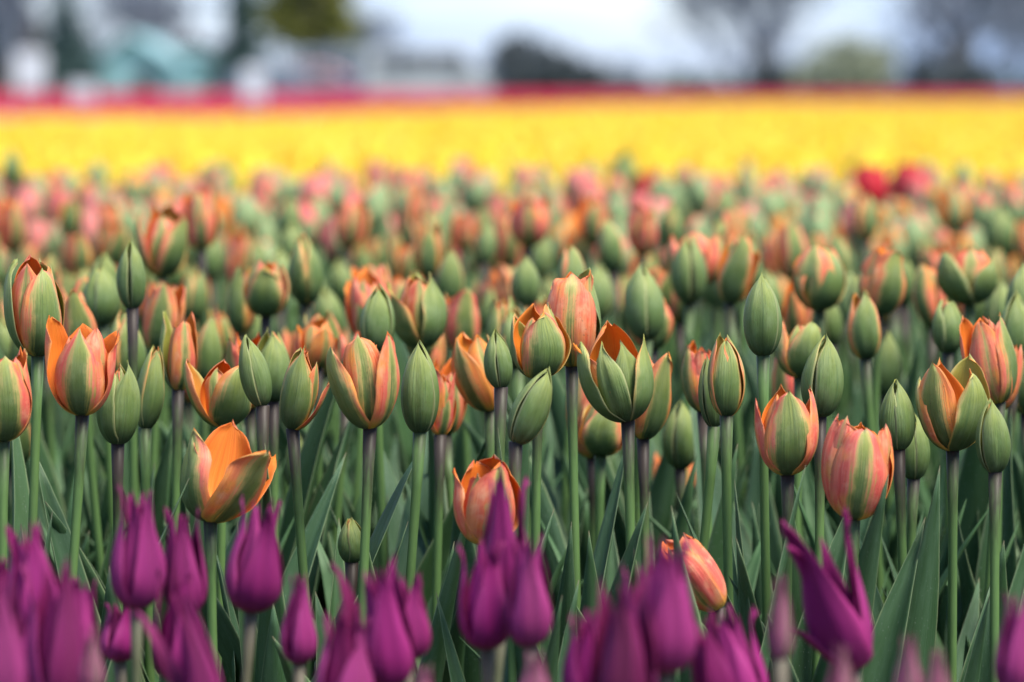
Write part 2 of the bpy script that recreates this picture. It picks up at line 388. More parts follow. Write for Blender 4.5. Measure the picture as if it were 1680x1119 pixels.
def stem_mesh(h, foot=(0, 0), bend=0.0, r=0.0033, mat=None, ang=0.0, toplean=(0, 0)):
    """from the soil (at the foot) to the head base at the origin of the tulip's top; local origin is under the head"""
    t = np.linspace(0, 1, 14); bx, by = math.cos(ang) * bend, math.sin(ang) * bend
    P = np.stack([foot[0] * (1 - t) ** 1.5 + bx * np.sin(math.pi * t) * (1 - t * .3), foot[1] * (1 - t) ** 1.5 + by * np.sin(math.pi * t), t * h], 1)
    P[:, 0] -= toplean[0] * t ** 6 * 0 ; 
    rad = r * (1.12 - .2 * t); rad[-1] *= 1.55; rad[-2] *= 1.12
    P[-1, 2] += 0.0012
    V, F, uv = tube(P, rad, 9)
    return make_mesh('stem', V, F, [mat or M['stem']], uv)

def leaf_grid(rng, length, half, lean0, lean1, fold, twist, nu=7, nv=18, bendpow=1.6):
    """an upright lance-shaped leaf growing from the origin, leaning towards -Y"""
    s = np.linspace(0, 1, nv); u = np.linspace(-1, 1, nu)
    a = np.radians(lean0 + (lean1 - lean0) * s ** bendpow); ds = length / (nv - 1)
    y = -np.concatenate([[0], np.cumsum(np.sin(a[1:]) * ds)]); z = np.concatenate([[0], np.cumsum(np.cos(a[1:]) * ds)])
    w = half * np.interp(s, [0, .08, .25, .45, .65, .82, .93, 1], [.42, .62, .92, 1.0, .84, .46, .17, .004])
    U, S = np.meshgrid(u, s)
    f = np.radians(fold) * (1 - .55 * S) + R(6)
    lat = w[:, None] * U * np.cos(f) ; dep = w[:, None] * np.abs(U) ** 1.35 * np.sin(f)
    ph = rng.uniform(0, 6.28, 3)
    dep = dep + w[:, None] * .27 * np.sin(S * 8.5 + ph[0] + (U > 0) * 1.7) * np.abs(U) ** 2
    tw = np.radians(twist) * S ** 1.4
    lx = lat * np.cos(tw) - dep * np.sin(tw); ld = lat * np.sin(tw) + dep * np.cos(tw)
    n_y, n_z = np.cos(a)[:, None], np.sin(a)[:, None]     # normal on the upper (stem) side
    X = lx + half * .35 * np.sin(S * 2.4 + ph[1]) * S
    Y = y[:, None] + ld * n_y; Z = z[:, None] + ld * n_z
    return np.stack([X, Y, Z], 2)
def leaf_mesh(g, mat):
    V, F, uv, mi = shell(g[:, ::-1], 0.0009, 'leaf', [mat])
    return make_mesh('leaf', V, F, [mat], uv)

rng0 = np.random.default_rng(5)
def leaf_set(mat, n, lo, hi):
    out = []
    for i in range(n):
        out.append(leaf_mesh(leaf_grid(rng0, rng0.uniform(lo, hi), rng0.uniform(.015, .030), rng0.uniform(2, 8), rng0.uniform(6, 36), rng0.uniform(20, 50), rng0.uniform(-60, 60)), mat))
    return out
LEAVES = leaf_set(M['leaf'], 18, .29, .40)
PLEAVES = leaf_set(M['pleaf'], 8, .20, .28)

def add_leaves(root, rng, n, pool, foot=(0, 0), angles=None, sc=1.0):
    a0 = rng.uniform(0, 360)
    for i in range(n):
        a = a0 + i * (360 / n) + rng.uniform(-35, 35)
        o = obj('leaf', pool[int(rng.integers(len(pool)))], root, (foot[0] + .006 * math.sin(R(a)), foot[1] - .006 * math.cos(R(a)), .012 + .018 * i), (0, 0, R(a)))
        k = sc * rng.uniform(.85, 1.1); o.scale = (k, k, k)

# ================================================================== SETTING: ground
def sheet(name, pts, z, mat):
    return tag(obj(name, make_mesh(name, [(x, y, z) for x, y in pts], [tuple(range(len(pts)))], [mat], smooth=False)), kind='structure')
M['soil'] = flat_mat('field_soil', (0.055, 0.042, 0.03), (0.12, 0.09, 0.06), 14.0, 0.95, 0.1, 0, 0.02)
M['verge'] = flat_mat('rough_grass', (0.05, 0.085, 0.03), (0.10, 0.13, 0.05), 0.6, 0.9, 0.1)
sheet('ground', [(-2500, -60), (2500, -60), (2500, 5000), (-2500, 5000)], 0.0, M['soil'])
sheet('grass_verge', [(-2400, 142), (2400, 142), (2400, 4900), (-2400, 4900)], 0.006, M['verge'])


# ================================================================== BACKGROUND: trees, barn, cars, signs
M['bark'] = flat_mat('grey_bark', (0.075, 0.07, 0.075), (0.14, 0.13, 0.13), 3.0, 0.9, 0.1)
M['twig'] = flat_mat('bare_twigs', (0.13, 0.15, 0.20), (0.18, 0.20, 0.26), 2.0, 0.9, 0.1)  # bluish tint of distant haze put into the twig colour
M['needle'] = flat_mat('conifer_green', (0.045, 0.085, 0.085), (0.075, 0.12, 0.115), 1.0, 0.8, 0.2)
M['olive'] = flat_mat('olive_spring_leaves', (0.145, 0.155, 0.035), (0.21, 0.205, 0.06), 1.0, 0.8, 0.2, 0.15)
M['darkbush'] = flat_mat('dark_bush_leaves', (0.065, 0.08, 0.092), (0.10, 0.117, 0.128), 1.0, 0.8, 0.2)
M['greybush'] = flat_mat('grey_green_leaves', (0.26, 0.285, 0.20), (0.34, 0.365, 0.27), 1.0, 0.8, 0.2, 0.1)
M['brownbush'] = flat_mat('brown_winter_twigs', (0.10, 0.085, 0.09), (0.15, 0.13, 0.13), 1.0, 0.9, 0.1)
M['hedge'] = flat_mat('hedge_leaves', (0.04, 0.075, 0.055), (0.07, 0.11, 0.075), 1.0, 0.8, 0.2)

def ground_x(px, Y): return (px - 840) / FPX * Y
def top_z(py, Y): return float(at(840, py, Y)[2])

def branches(rng, start, direction, length, rad, depth, spread, out, sides=5, up=0.15):
    P = [np.array(start, float)]; d = np.array(direction, float); d /= np.linalg.norm(d); n = 4
    for i in range(n):
        d = d + rng.normal(0, .13, 3) + np.array([0, 0, up * .3]); d /= np.linalg.norm(d); P.append(P[-1] + d * length / n)
    rr = np.linspace(rad, rad * .55, n + 1); out.append((P, rr, sides, depth))
    if depth == 0: return
    for i in range(rng.integers(3, 6)):
        t = rng.uniform(.35, 1.0); j = min(n - 1, int(t * n)); p = P[j] + (P[j + 1] - P[j]) * (t * n - j if j < n else 1)
        q = d + rng.normal(0, spread, 3) + np.array([0, 0, up]); q /= np.linalg.norm(q)
        branches(rng, p, q, length * rng.uniform(.58, .8), max(.016, rr[j] * rng.uniform(.45, .65)), depth - 1, spread, out, 4 if depth > 1 else 3, up)

def tubes_mesh(name, items, mat):
    V, F = [], []
    for P, rr, s, _ in items:
        v, f, _uv = tube(P, rr, s); b = len(V); V += [tuple(x) for x in v]; F += [tuple(i + b for i in q) for q in f]
    return make_mesh(name, V, F, [mat])

def leaf_cloud(rng, blobs, n, size, mat, name):
    """n leaf-sized faces spread in clumps through the blobs [(centre, radii)]"""
    V, F = [], []
    wts = np.array([r[0] * r[1] * r[2] for _, r in blobs]) ** .67; wts /= wts.sum()
    for (c, r), wt in zip(blobs, wts):
        clumps = rng.normal(0, 1, (max(6, int(14 * wt * len(blobs))), 3)); clumps /= np.linalg.norm(clumps, axis=1, keepdims=True)
        clumps *= rng.uniform(.45, 1.0, (len(clumps), 1))
        for _ in range(int(n * wt)):
            p = clumps[rng.integers(len(clumps))] + rng.normal(0, .2, 3)
            p = np.array(c) + p * np.array(r)
            if p[2] < .05: continue
            a = rng.normal(0, 1, 3); a /= np.linalg.norm(a); b = np.cross(a, rng.normal(0, 1, 3)); b /= np.linalg.norm(b)
            s = size * rng.uniform(.6, 1.4); q = len(V)
            V += [tuple(p - a * s), tuple(p + b * s * .5), tuple(p + a * s), tuple(p - b * s * .5)]; F.append((q, q + 1, q + 2, q + 3))
    return make_mesh(name, V, F, [mat], smooth=False)

def bare_tree(px, Y, h, seed, label, rad=.25, spread=.55, depth=5, first=.13):
    rng = np.random.default_rng(seed); items = []
    root = thing('bare_tree', (ground_x(px, Y), Y, 0), label, 'tree', 'bare trees beyond the field')
    n = 5; P = [np.array([0, 0, 0.])]; d = np.array([0, 0, 1.])
    for i in range(n): d = d + rng.normal(0, .06, 3); d[2] = 1; P.append(P[-1] + d * h * first / n)
    trunk = [(P, np.linspace(rad, rad * .7, n + 1), 8, 9)]
    for k in range(6):
        q = np.array([math.cos(k * 1.6 + rng.uniform(0, 1)) * spread, math.sin(k * 1.6 + rng.uniform(0, 1)) * spread, 1.0])
        branches(rng, P[-1 - k // 2], q, h * .27, rad * .45, depth - 1, spread * .6, items)
    obj('trunk', tubes_mesh('trunk', trunk, M['bark']), root); obj('crown', tubes_mesh('crown', items, M['twig']), root)

def leafy(kind, px, Y, top, wpx, seed, label, mat, n=2600, size=.16, trunkh=.6, trunkr=.12, group='bushes and trees beyond the field', cat='bush', blobs=None, low=.15):
    rng = np.random.default_rng(seed); X = ground_x(px, Y); h = top_z(top, Y); w = wpx * Y / FPX / 2
    root = thing(kind, (X, Y, 0), label, cat, group)
    if blobs is None:
        blobs = [((rng.uniform(-.45, .45) * w, rng.uniform(-.4, .4) * w, h * rng.uniform(.35, .62)), (w * rng.uniform(.4, .6), w * rng.uniform(.4, .6), h * rng.uniform(.28, .38))) for _ in range(7)]
        blobs.append(((0, 0, h * .55), (w * .55, w * .55, h * .42)))
    obj('crown', leaf_cloud(rng, blobs, n, size, mat, 'crown'), root)
    st = [([np.array([0, 0, 0.]), np.array([.02, 0, trunkh * .5]), np.array([.05, .02, trunkh])], [trunkr, trunkr * .85, trunkr * .6], 7, 0)]
    for k in range(5):
        a = k * 1.26; st.append(([np.array([.04, .01, trunkh * .8]), np.array([math.cos(a) * w * .2, math.sin(a) * w * .2, trunkh + h * .12]), np.array([math.cos(a) * w * .4, math.sin(a) * w * .4, h * .55])], [trunkr * .5, trunkr * .35, trunkr * .15], 5, 0))
    obj('trunk', tubes_mesh('trunk', st, M['bark']), root)

# right-hand side
bare_tree(1250, 165, 11, 31, 'tall bare tree standing alone right of the open sky, dark shrub at its foot', .5, .9, 5, .24)
bare_tree(1555, 160, 12, 32, 'bare tree with thick dark trunk between round grey-green shrub and photo edge', .6, .9, 5, .24)
bare_tree(1668, 175, 12, 33, 'bare tree at the right edge with pale bluish branches', .22, .7)
leafy('dark_shrub', 1262, 162, 92, 110, 41, 'small dark shrub at the foot of the tall lone bare tree', M['darkbush'], 2200, .12)
leafy('round_shrub', 1390, 158, 58, 210, 42, 'round pale grey-green shrub between the two right-hand bare trees', M['greybush'], 5200, .15, low=.1)
leafy('dark_shrub', 1510, 156, 82, 90, 43, 'dark shrub left of the thick trunk of the right-hand bare tree', M['darkbush'], 2400, .12)
leafy('dark_shrub', 1590, 157, 88, 120, 44, 'broad dark shrub right of the thick trunk of the right-hand bare tree', M['darkbush'], 2600, .12)
bare_tree(1205, 210, 12, 131, 'slender bare tree left of the tall lone bare tree', .2, .9)
bare_tree(1612, 205, 12, 134, 'hazy bare tree between the thick-trunked tree and the right edge', .22, .9)
# dark bushes of the middle
leafy('dark_bush', 750, 164, 100, 90, 145, 'low dark bush at the left foot of the middle group', M['darkbush'], 1800, .13)
leafy('dark_bush', 1030, 165, 116, 110, 146, 'lowest dark bush trailing off under the open sky', M['darkbush'], 1600, .12)
leafy('dark_bush', 838, 160, 58, 140, 45, 'tallest dark bush in the middle, just right of the parked cars', M['darkbush'], 5200, .15)
leafy('dark_bush', 905, 158, 66, 130, 46, 'second dark bush, lower and sloping down to the right', M['darkbush'], 4600, .15)
leafy('dark_bush', 968, 162, 98, 90, 47, 'low dark bush ending the group before the open sky', M['darkbush'], 2600, .13)
# left-hand side
leafy('olive_tree', 506, 190, -150, 150, 48, 'tall olive green tree with fresh leaves above the parked cars', M['olive'], 9000, .22, 2.2, .3, cat='tree',
      blobs=[((0, 0, 6.5), (2.0, 2, 3.4)), ((-.6, 0, 4.0), (1.5, 1.5, 1.7)), ((.9, .3, 4.4), (1.4, 1.4, 1.9)), ((.2, -.4, 3.3), (1.6, 1.4, .8)), ((-.3, .2, 8.8), (1.3, 1.3, 2.0))])
def conifer(px, Y, h, wpx, seed, label, mat):
    rng = np.random.default_rng(seed); w = wpx * Y / FPX / 2
    root = thing('conifer_tree', (ground_x(px, Y), Y, 0), label, 'tree', 'dark conifers beyond the field')
    bl = [((rng.normal(0, .06) * w, 0, h * (.08 + .86 * t)), (w * (1.05 - t), w * (1.05 - t), h * .09)) for t in np.linspace(0, 1, 10)]
    obj('crown', leaf_cloud(rng, bl, 6000, .2, mat, 'crown'), root)
    obj('trunk', tubes_mesh('trunk', [([np.array([0, 0, 0.]), np.array([0, 0, h * .5]), np.array([0, 0, h * .96])], [.28, .17, .03], 8, 0)], M['bark']), root)
conifer(398, 200, 10, 95, 51, 'slim dark conifer between the teal barn and the olive tree', M['needle'])
conifer(108, 175, 6.4, 120, 52, 'broad dark teal conifer left of the teal barn', M['needle'])
bare_tree(10, 150, 12, 34, 'thick brown bare tree filling the top left corner', .55, .6)
leafy('brown_thicket', 12, 152, -20, 125, 53, 'dense brown thicket in the top left corner behind the first white sign', M['brownbush'], 5200, .2, 1.0, .3)
leafy('brown_thicket', 322, 232, 58, 120, 54, 'brown leafless thicket behind the low teal roof wing', M['brownbush'], 3400, .18)
bare_tree(260, 240, 12, 35, 'bare tree with bluish branches rising behind the teal roof peak', .25, .6)
bare_tree(185, 235, 12, 37, 'bare tree between the broad dark teal conifer and the teal roof peak', .24, .8)
bare_tree(590, 230, 9, 38, 'low spreading bare tree right of the olive tree', .18, .8)
leafy('blue_green_bush', 605, 185, 68, 100, 55, 'bluish green bush right of the olive tree behind the parked cars', M['needle'], 3000, .15)
leafy('dark_shrub', 690, 190, 84, 110, 56, 'low dim bush behind the pale van', M['hedge'], 2600, .15)
# long low hedge
def hedge(x0, x1, Y, hpx, label, seed):
    rng = np.random.default_rng(seed); X0, X1 = ground_x(x0, Y), ground_x(x1, Y); h = top_z(hpx, Y)
    root = thing('low_hedge', ((X0 + X1) / 2, Y, 0), label, 'hedge'); L = X1 - X0
    bl = [((-L / 2 + L * (i + .5) / 26, 0, h * rng.uniform(.4, .55)), (L / 26, .8, h * rng.uniform(.4, .55))) for i in range(26)]
    obj('crown', leaf_cloud(rng, bl, 6500, .13, M['hedge'], 'crown'), root)
    obj('trunk', tubes_mesh('trunk', [([np.array([x, 0, 0.]), np.array([x, 0, h * .3]), np.array([x, .05, h * .6])], [.05, .04, .02], 5, 0) for x in np.linspace(-L / 2, L / 2, 20)], M['bark']), root)
hedge(690, 1740, 172, 122, 'long low dark green hedge along the far edge of the fields', 61)

# ---- teal barn
M['teal'] = flat_mat('teal_painted_metal', (0.24, 0.42, 0.45), (0.29, 0.47, 0.50), 0.6, 0.5, 0.4)
M['tealroof'] = flat_mat('teal_roof_metal', (0.25, 0.43, 0.44), (0.31, 0.49, 0.50), 0.5, 0.4, 0.5)
M['void'] = flat_mat('barn_doorway_shade', (0.05, 0.045, 0.045), (0.08, 0.07, 0.07), 1.0, 0.9, 0.1)
def box(V, F, x0, x1, y0, y1, z0, z1):
    b = len(V); V += [(x, y, z) for z in (z0, z1) for x, y in ((x0, y0), (x1, y0), (x1, y1), (x0, y1))]
    F += [tuple(b + i for i in q) for q in ((3, 2, 1, 0), (4, 5, 6, 7), (0, 1, 5, 4), (1, 2, 6, 5), (2, 3, 7, 6), (3, 0, 4, 7))]
def boxes(name, L, mat, parent=None, label=None, bevel=0, **k):
    V, F = [], []
    for q in L: box(V, F, *q)
    o = obj(name, make_mesh(name, V, F, [mat], smooth=False), parent)
    if bevel:
        m = o.modifiers.new('edge', 'BEVEL'); m.width = bevel; m.segments = 2
    if label: o['label'] = label
    return o
BY = 215; pxm = BY / FPX
barn = thing('teal_barn', (ground_x(215, BY), BY, 0), 'pale teal metal barn with a gabled roof and a low wing to the right', 'barn')
zt = top_z(54, BY); ze = top_z(112, BY); zw = top_z(84, BY); zw2 = top_z(106, BY)
x0, x1 = -84 * pxm, 84 * pxm
def poly_prism(name, pts, y0, y1, mat, parent):
    n = len(pts); V = [(x, y0, z) for x, z in pts] + [(x, y1, z) for x, z in pts]
    F = [tuple(range(n)), tuple(range(2 * n - 1, n - 1, -1))] + [((i + 1) % n, i, n + i, n + (i + 1) % n) for i in range(n)]
    return obj(name, make_mesh(name, V, F, [mat], smooth=False), parent)
poly_prism('wall', [(x0, 0), (x1, 0), (x1, ze), (0, zt - .12), (x0, ze)], 0, 14, M['teal'], barn)
for sgn, xe in ((-1, x0), (1, x1)):
    poly_prism('roof', [(0, zt - .1), (xe * 1.06, ze - .16), (xe * 1.06, ze - .06), (0, zt)] if sgn > 0 else [(0, zt), (xe * 1.06, ze - .06), (xe * 1.06, ze - .16), (0, zt - .1)], -.5, 14.4, M['tealroof'], barn)
poly_prism('wing_wall', [(x1 + .004, 0), (172 * pxm, 0), (172 * pxm, zw2), (x1 + .004, zw)], .6, 12, M['teal'], barn)
poly_prism('wing_roof', [(x1 + .03, zw + .01), (176 * pxm, zw2 + .01), (176 * pxm, zw2 + .12), (x1 + .03, zw + .16)], .2, 12.4, M['tealroof'], barn)
boxes('door', [(6 * pxm, 44 * pxm, -.05, -.004, .02, top_z(118, BY))], M['void'], barn, 'dark open barn doorway')  # solid dark slab on the wall, painted shade of the open inside
boxes('door_frame', [(4 * pxm, 6 * pxm - .003, -.09, -.003, .02, top_z(116, BY)), (44 * pxm + .003, 46 * pxm, -.09, -.003, .02, top_z(116, BY))], M['teal'], barn)

# ---- parked cars and a van
M['glass'] = flat_mat('car_window_glass', (0.05, 0.06, 0.075), (0.08, 0.095, 0.115), 1.0, 0.08, 0.6)
M['tyre'] = flat_mat('tyre_rubber', (0.02, 0.02, 0.02), (0.035, 0.035, 0.035), 3.0, 0.8, 0.2)
M['rim'] = flat_mat('wheel_rim', (0.35, 0.36, 0.38), (0.5, 0.5, 0.52), 3.0, 0.3, 0.6)
M['lamp'] = flat_mat('headlamp_glass', (0.6, 0.6, 0.62), (0.75, 0.75, 0.76), 3.0, 0.15, 0.6)
def disc_ring(x, y, z, r, w, n=16):
    V = [(x + r * math.cos(2 * math.pi * i / n), yy, z + r * math.sin(2 * math.pi * i / n)) for yy in (y, y + w) for i in range(n)]
    F = [(i, (i + 1) % n, n + (i + 1) % n, n + i) for i in range(n)] + [tuple(range(n))[::-1], tuple(range(n, 2 * n))]
    return V, F
def car(px, Y, col, label, van=False, name='parked_car', flip=False):
    m = flat_mat('car_paint', col, tuple(c * .92 for c in col), 1.0, 0.25, 0.5)
    root = thing(name, (ground_x(px, Y), Y, 0), label, 'van' if van else 'car', 'vehicles parked beyond the fields', (0, 0, math.pi if flip else 0))
    if van: prof = [(-2.4, .35), (2.35, .35), (2.42, .9), (2.1, 1.15), (1.55, 2.0), (1.3, 2.15), (-2.3, 2.15), (-2.42, 1.9)]; win = [[(.2, 1.2), (1.85, 1.2), (1.42, 1.92), (.2, 1.95)], [(-1.9, 1.2), (.05, 1.2), (.05, 1.95), (-1.9, 1.95)]]
    else: prof = [(-2.15, .35), (2.1, .33), (2.18, .6), (2.05, .82), (1.0, .98), (.3, 1.42), (-.2, 1.5), (-1.2, 1.47), (-1.95, 1.05), (-2.18, .95)]; win = [[(-.35, 1.0), (.72, 1.0), (.22, 1.36), (-.35, 1.41)], [(-1.6, 1.05), (-.47, 1.0), (-.47, 1.41), (-1.15, 1.40)]]
    b = poly_prism('body', prof, -.85, .85, m, root); bv = b.modifiers.new('edge', 'BEVEL'); bv.width = .07; bv.segments = 3
    for w_ in win:
        poly_prism('window', w_, -.862, -.80, M['glass'], root); poly_prism('window', w_, .80, .862, M['glass'], root)
    for wx in (-1.35, 1.35):
        for wy in (-.9, .70):
            V, F = disc_ring(wx, wy, .33, .33, .2); wo_ = obj('wheel', make_mesh('wheel', V, F, [M['tyre']], smooth=False), root)
            V, F = disc_ring(wx, wy - .012 if wy < 0 else wy + .18, .33, .2, .03); obj('rim', make_mesh('rim', V, F, [M['rim']], smooth=False), wo_)
    for sy in (-.7, .45):
        boxes('headlight', [(2.08 if not van else 2.36, 2.2 if not van else 2.45, sy, sy + .25, .6, .75)], M['lamp'], root)
car(462, 150, (.16, .20, .27), 'silver-blue car, leftmost of the parked row under the olive tree')
car(536, 154, (.55, .28, .28), 'dull red car partly hidden in the parked row')
car(622, 150, (.22, .21, .33), 'lavender-grey car in the parked row', flip=True)
car(700, 148, (.42, .44, .46), 'white van at the right end of the parked row beside the low dark bush', True, 'parked_van')
car(760, 160, (.2, .25, .31), 'grey-blue car half behind the white van', flip=True)
car(575, 165, (.24, .28, .34), 'pale grey van in the second row behind the parked cars', True, 'parked_van')

# ---- white variety signs between the fields
M['white'] = flat_mat('weathered_white_paint', (0.58, 0.60, 0.64), (0.68, 0.70, 0.73), 6.0, 0.5, 0.4)
def sign(px, Y, top, wpx, hpx, label):
    root = thing('field_sign', (ground_x(px, Y), Y, 0), label, 'sign', 'white signs at the bed ends'); w = wpx * Y / FPX / 2; zt = top_z(top, Y); zb = zt - hpx * Y / FPX
    boxes('board', [(-w, w, -.012, .012, zb, zt)], M['white'], root, bevel=.006)
    for s in (-.6, .6): boxes('post', [(s * w - .02, s * w + .02, .0125, .05, 0, zt - .03)], M['white'], root)
sign(52, 52, 84, 50, 62, 'white blank-looking sign board at far left before the brown thicket')
sign(418, 42, 110, 36, 52, 'white sign board left of centre before the red field')
sign(136, 46, 136, 44, 26, 'small low pale sign board right of the far left sign')

# ---- far wood that closes the horizon
M['farwood'] = flat_mat('far_wood', (0.13, 0.16, 0.20), (0.17, 0.20, 0.25), 0.05, 0.9, 0.1)  # blue-grey haze of distance painted into the wood's colour
wr = np.random.default_rng(71); bl = []
for i in range(120):
    X = -260 + 520 * (i + wr.random()) / 120; hh = wr.uniform(4.5, 8.5) * (1.25 if X < -20 or X > 60 else .85)
    bl.append(((X, 760 + wr.uniform(-12, 12), hh * .45), (wr.uniform(3, 6), 4, hh * .55)))
tag(obj('far_woods', leaf_cloud(wr, bl, 16000, .5, M['farwood'], 'far_woods')), 'low blue-grey line of far woods along the horizon', 'woods', None, 'stuff')
# ================================================================== TULIPS
TAKEN = []          # (x, y) of every stem, to keep plants apart
ANCHORS = []        # (px, py, phrase) for telling blurred neighbours apart

def plant(kind, label, ground, hz, petals, scale, lean, mats, smat, seed, foot=(0, 0), nleaf=3, pool=LEAVES, group=None, pitch=0.0, leafscale=1.06, stem=None, r=0.0031, bend=None, meshes=None, yaw=0.0):
    rng = np.random.default_rng(seed + 9100)
    root = thing(kind, ground, label, 'tulip', group)
    sx, sz = scale
    rot = Euler((pitch, lean, yaw))
    for i, (g, col) in enumerate(petals):
        me = meshes[i] if meshes else petal_mesh(g * np.array([sx, sx, sz]), mats)
        o = obj('petal', me, root, (0, 0, hz), rot, col)
        if meshes: o.scale = (sx, sx, sz)
    foot = (foot[0] + rng.normal(0, .014), foot[1] + rng.normal(0, .014)) if stem is None else foot
    sm = stem or stem_mesh(hz, foot, rng.uniform(-.016, .016) if bend is None else bend, r, smat, rng.uniform(0, 6.28))
    s = obj('stem', sm, root)
    if stem: s.scale = (1, 1, hz); s.rotation_euler = (0, 0, rng.uniform(0, 6.28))
    if nleaf: add_leaves(root, rng, nleaf, pool, foot, sc=leafscale)
    return root

def fit(petals, wpx, hpx, d):
    P = np.concatenate([g.reshape(-1, 3) for g, _ in petals])
    w = P[:, 0].max() - P[:, 0].min(); h = P[:, 2].max()
    return wpx * d / FPX / w, hpx * d / FPX / h

def hero(kind, label, ref, state, base, top, xs, d, yaw=0, seed=1, per=None, og=None, hue=None, foot=(0, 0), nleaf=3, group=None, pitch=0.0, leafscale=1.0, res=(13, 23), bend=None):
    lily = state.startswith('lily')
    pts = head(seed, state, yaw, res, per, og, hue)
    cx = (xs[0] + xs[1]) / 2; hpx = base[1] - top
    lean = math.atan2(cx - base[0], hpx * .5) * .9
    wpx = (xs[1] - xs[0]) / (1 + .55 * abs(math.sin(lean)) * hpx / (xs[1] - xs[0])) if abs(lean) > .12 else xs[1] - xs[0]
    sx, sz = fit(pts, wpx, hpx / max(.75, math.cos(lean)), d)
    p = at(base[0], base[1], d)
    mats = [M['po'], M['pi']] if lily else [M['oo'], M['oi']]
    r = 0.0026 if lily else 0.0031
    rt = plant(kind, label, (p[0], p[1], 0), p[2], pts, (sx, sz), lean, mats, M['pstem'] if lily else M['stem'], seed, foot,
               nleaf, PLEAVES if lily else LEAVES, group, pitch, leafscale, None, r, bend)
    TAKEN.append((p[0], p[1]))
    ANCHORS.append((cx, (base[1] + top) / 2, ref, d))
    return rt

O = 'orange_tulip'; GO = 'orange and green tulips of the near bed'
def H(label, ref, state, base, top, xs, d, yaw=0, seed=1, **k): return hero(O, label, ref, state, base, top, xs, d, yaw, seed, group=GO, **k)

# ---- sharp row, left to right (places read off the 1680 px photograph)
H('tall half-open tulip at the left edge, coral strip between big green petals', 'the tall coral-stripped tulip at left', 'half', (62,585), 415, (10,110), 2.45, 40, 11, per={0:dict(opn=.35,g=.62,h=.2),1:dict(opn=.3),2:dict(opn=.45,g=1.3),5:dict(g=.3)})
H('wide coral tulip with green-flamed front petal and orange petals either side', 'the wide coral tulip with green flame', 'cup', (135,682), 518, (75,198), 2.36, 0, 12, per={0:dict(opn=.5,g=.48,h=.05,lng=.93,tip='point'),1:dict(opn=.75,g=.25),2:dict(opn=.8,g=.1,h=.5),4:dict(opn=.42,g=.05,h=.6),5:dict(opn=.42,h=.3,g=.05)})
H('pink-coral tulip with a cream band cut off by the left photo edge', 'the pink-coral tulip at the left edge', 'cup', (5,725), 570, (-50,52), 2.34, 15, 13, per={0:dict(g=.42,h=0.0)})
H('closed green bud with parted tip behind the wide coral tulip', 'the parted green bud upper left', 'budp', (165,535), 430, (133,195), 2.85, 55, 14, og=1.3)
H('smooth pointed green bud standing highest on its bare dark stem at left', 'the tall pointed bud upper left', 'bud', (217,508), 388, (191,240), 2.66, 55, 15)
H('softly blurred salmon tulip with green heart behind the pointed left bud', 'the salmon tulip upper left', 'cup', (258,578), 458, (230,305), 2.85, 0, 16, og=.5, hue=.1)
H('narrow tulip split half grey-green, half orange-pink, left of centre-left gap', 'the half orange, half green tulip', 'cup', (292,642), 508, (264,328), 2.6, 20, 17, per={0:dict(g=.25,h=.5),2:dict(g=1.2)})
H('blurred pale green tulip with a pink edge right of the half-orange one', 'the pale green pink-edged tulip', 'budp', (335,630), 515, (316,366), 2.9, 30, 18)
H('green bud of two parted petals under the wide coral tulip', 'the two-petalled green bud', 'budp', (193,730), 588, (158,231), 2.45, 60, 19, og=1.25, per={0:dict(opn=.25),2:dict(opn=.2)})
H('blue-green bud with one pale cream seam beside the two-petalled green bud', 'the cream-seamed bud at left', 'budp', (238,705), 565, (221,279), 2.52, 30, 20, og=1.1)
H('half-open tulip with splayed yellow-green tips and an orange heart', 'the tulip with splayed yellow-green tips', 'half', (366,702), 585, (311,424), 2.5, 30, 21, per={0:dict(opn=.9,g=.8),1:dict(opn=.55),2:dict(opn=1.0,g=.7)})
H('dark green oval bud with black seam, left of the pale-tipped pair', 'the dark seamed oval bud', 'bud', (431,668), 547, (385,447), 2.38, 55, 22)
H('grey-green pointed tulip peeping out behind the dark seamed oval bud', 'the grey-green tip behind the oval bud', 'budp', (448,660), 535, (414,482), 2.62, 0, 23, og=1.3)
H('green tulip whose right petal leans out, pink along its edge', 'the tulip with leaning pink-edged petal', 'half', (480,706), 565, (448,545), 2.4, 0, 24, per={0:dict(opn=.3,g=.95,h=.3,dphi=-18),1:dict(opn=1.2,g=.5,h=.2,dphi=-30),2:dict(opn=.3,g=1.1),5:dict(opn=.5,g=.4)})
H('large open tulip with orange cup inside splayed green outer petals', 'the large orange cup in green petals', 'half', (607,704), 545, (532,660), 2.36, 62, 25, per={0:dict(opn=.85,g=.28,h=.15,dphi=4),2:dict(opn=.95,g=.75,h=.1,dphi=-4),1:dict(opn=.75,g=.5),4:dict(opn=.35,g=.3,h=.55,tip='blunt',lng=1.04),3:dict(opn=.5,h=.8,g=.05,tip='blunt'),5:dict(opn=.4,h=.6,g=.1)})
H('plump smooth blue-green bud right of the large orange cup', 'the plump blue-green bud', 'bud', (689,712), 555, (656,720), 2.4, -8, 26)
H('half-hidden pink tulip with pale green edge beside the plump bud', 'the half-hidden pink tulip', 'cup', (722,716), 598, (700,752), 2.6, 20, 27, hue=.05, og=.3)
H('orange-sided tulip with green base behind the small seamed bud', 'the orange-sided tulip', 'half', (805,675), 540, (738,836), 2.62, -40, 28, hue=.8, og=.42)
H('small dark pointed bud with black slit on a slanting stem', 'the small dark slit bud', 'bud', (822,638), 535, (793,840), 2.36, 58, 29, foot=(.03,0))
H('pale green tulip with yellow-orange tips above the drooping bud', 'the yellow-tipped pale green tulip', 'half', (884,622), 495, (832,932), 2.46, 15, 30, hue=.85, per={0:dict(opn=.45,g=.72,h=.1,dphi=12),2:dict(opn=.5,g=.9)})
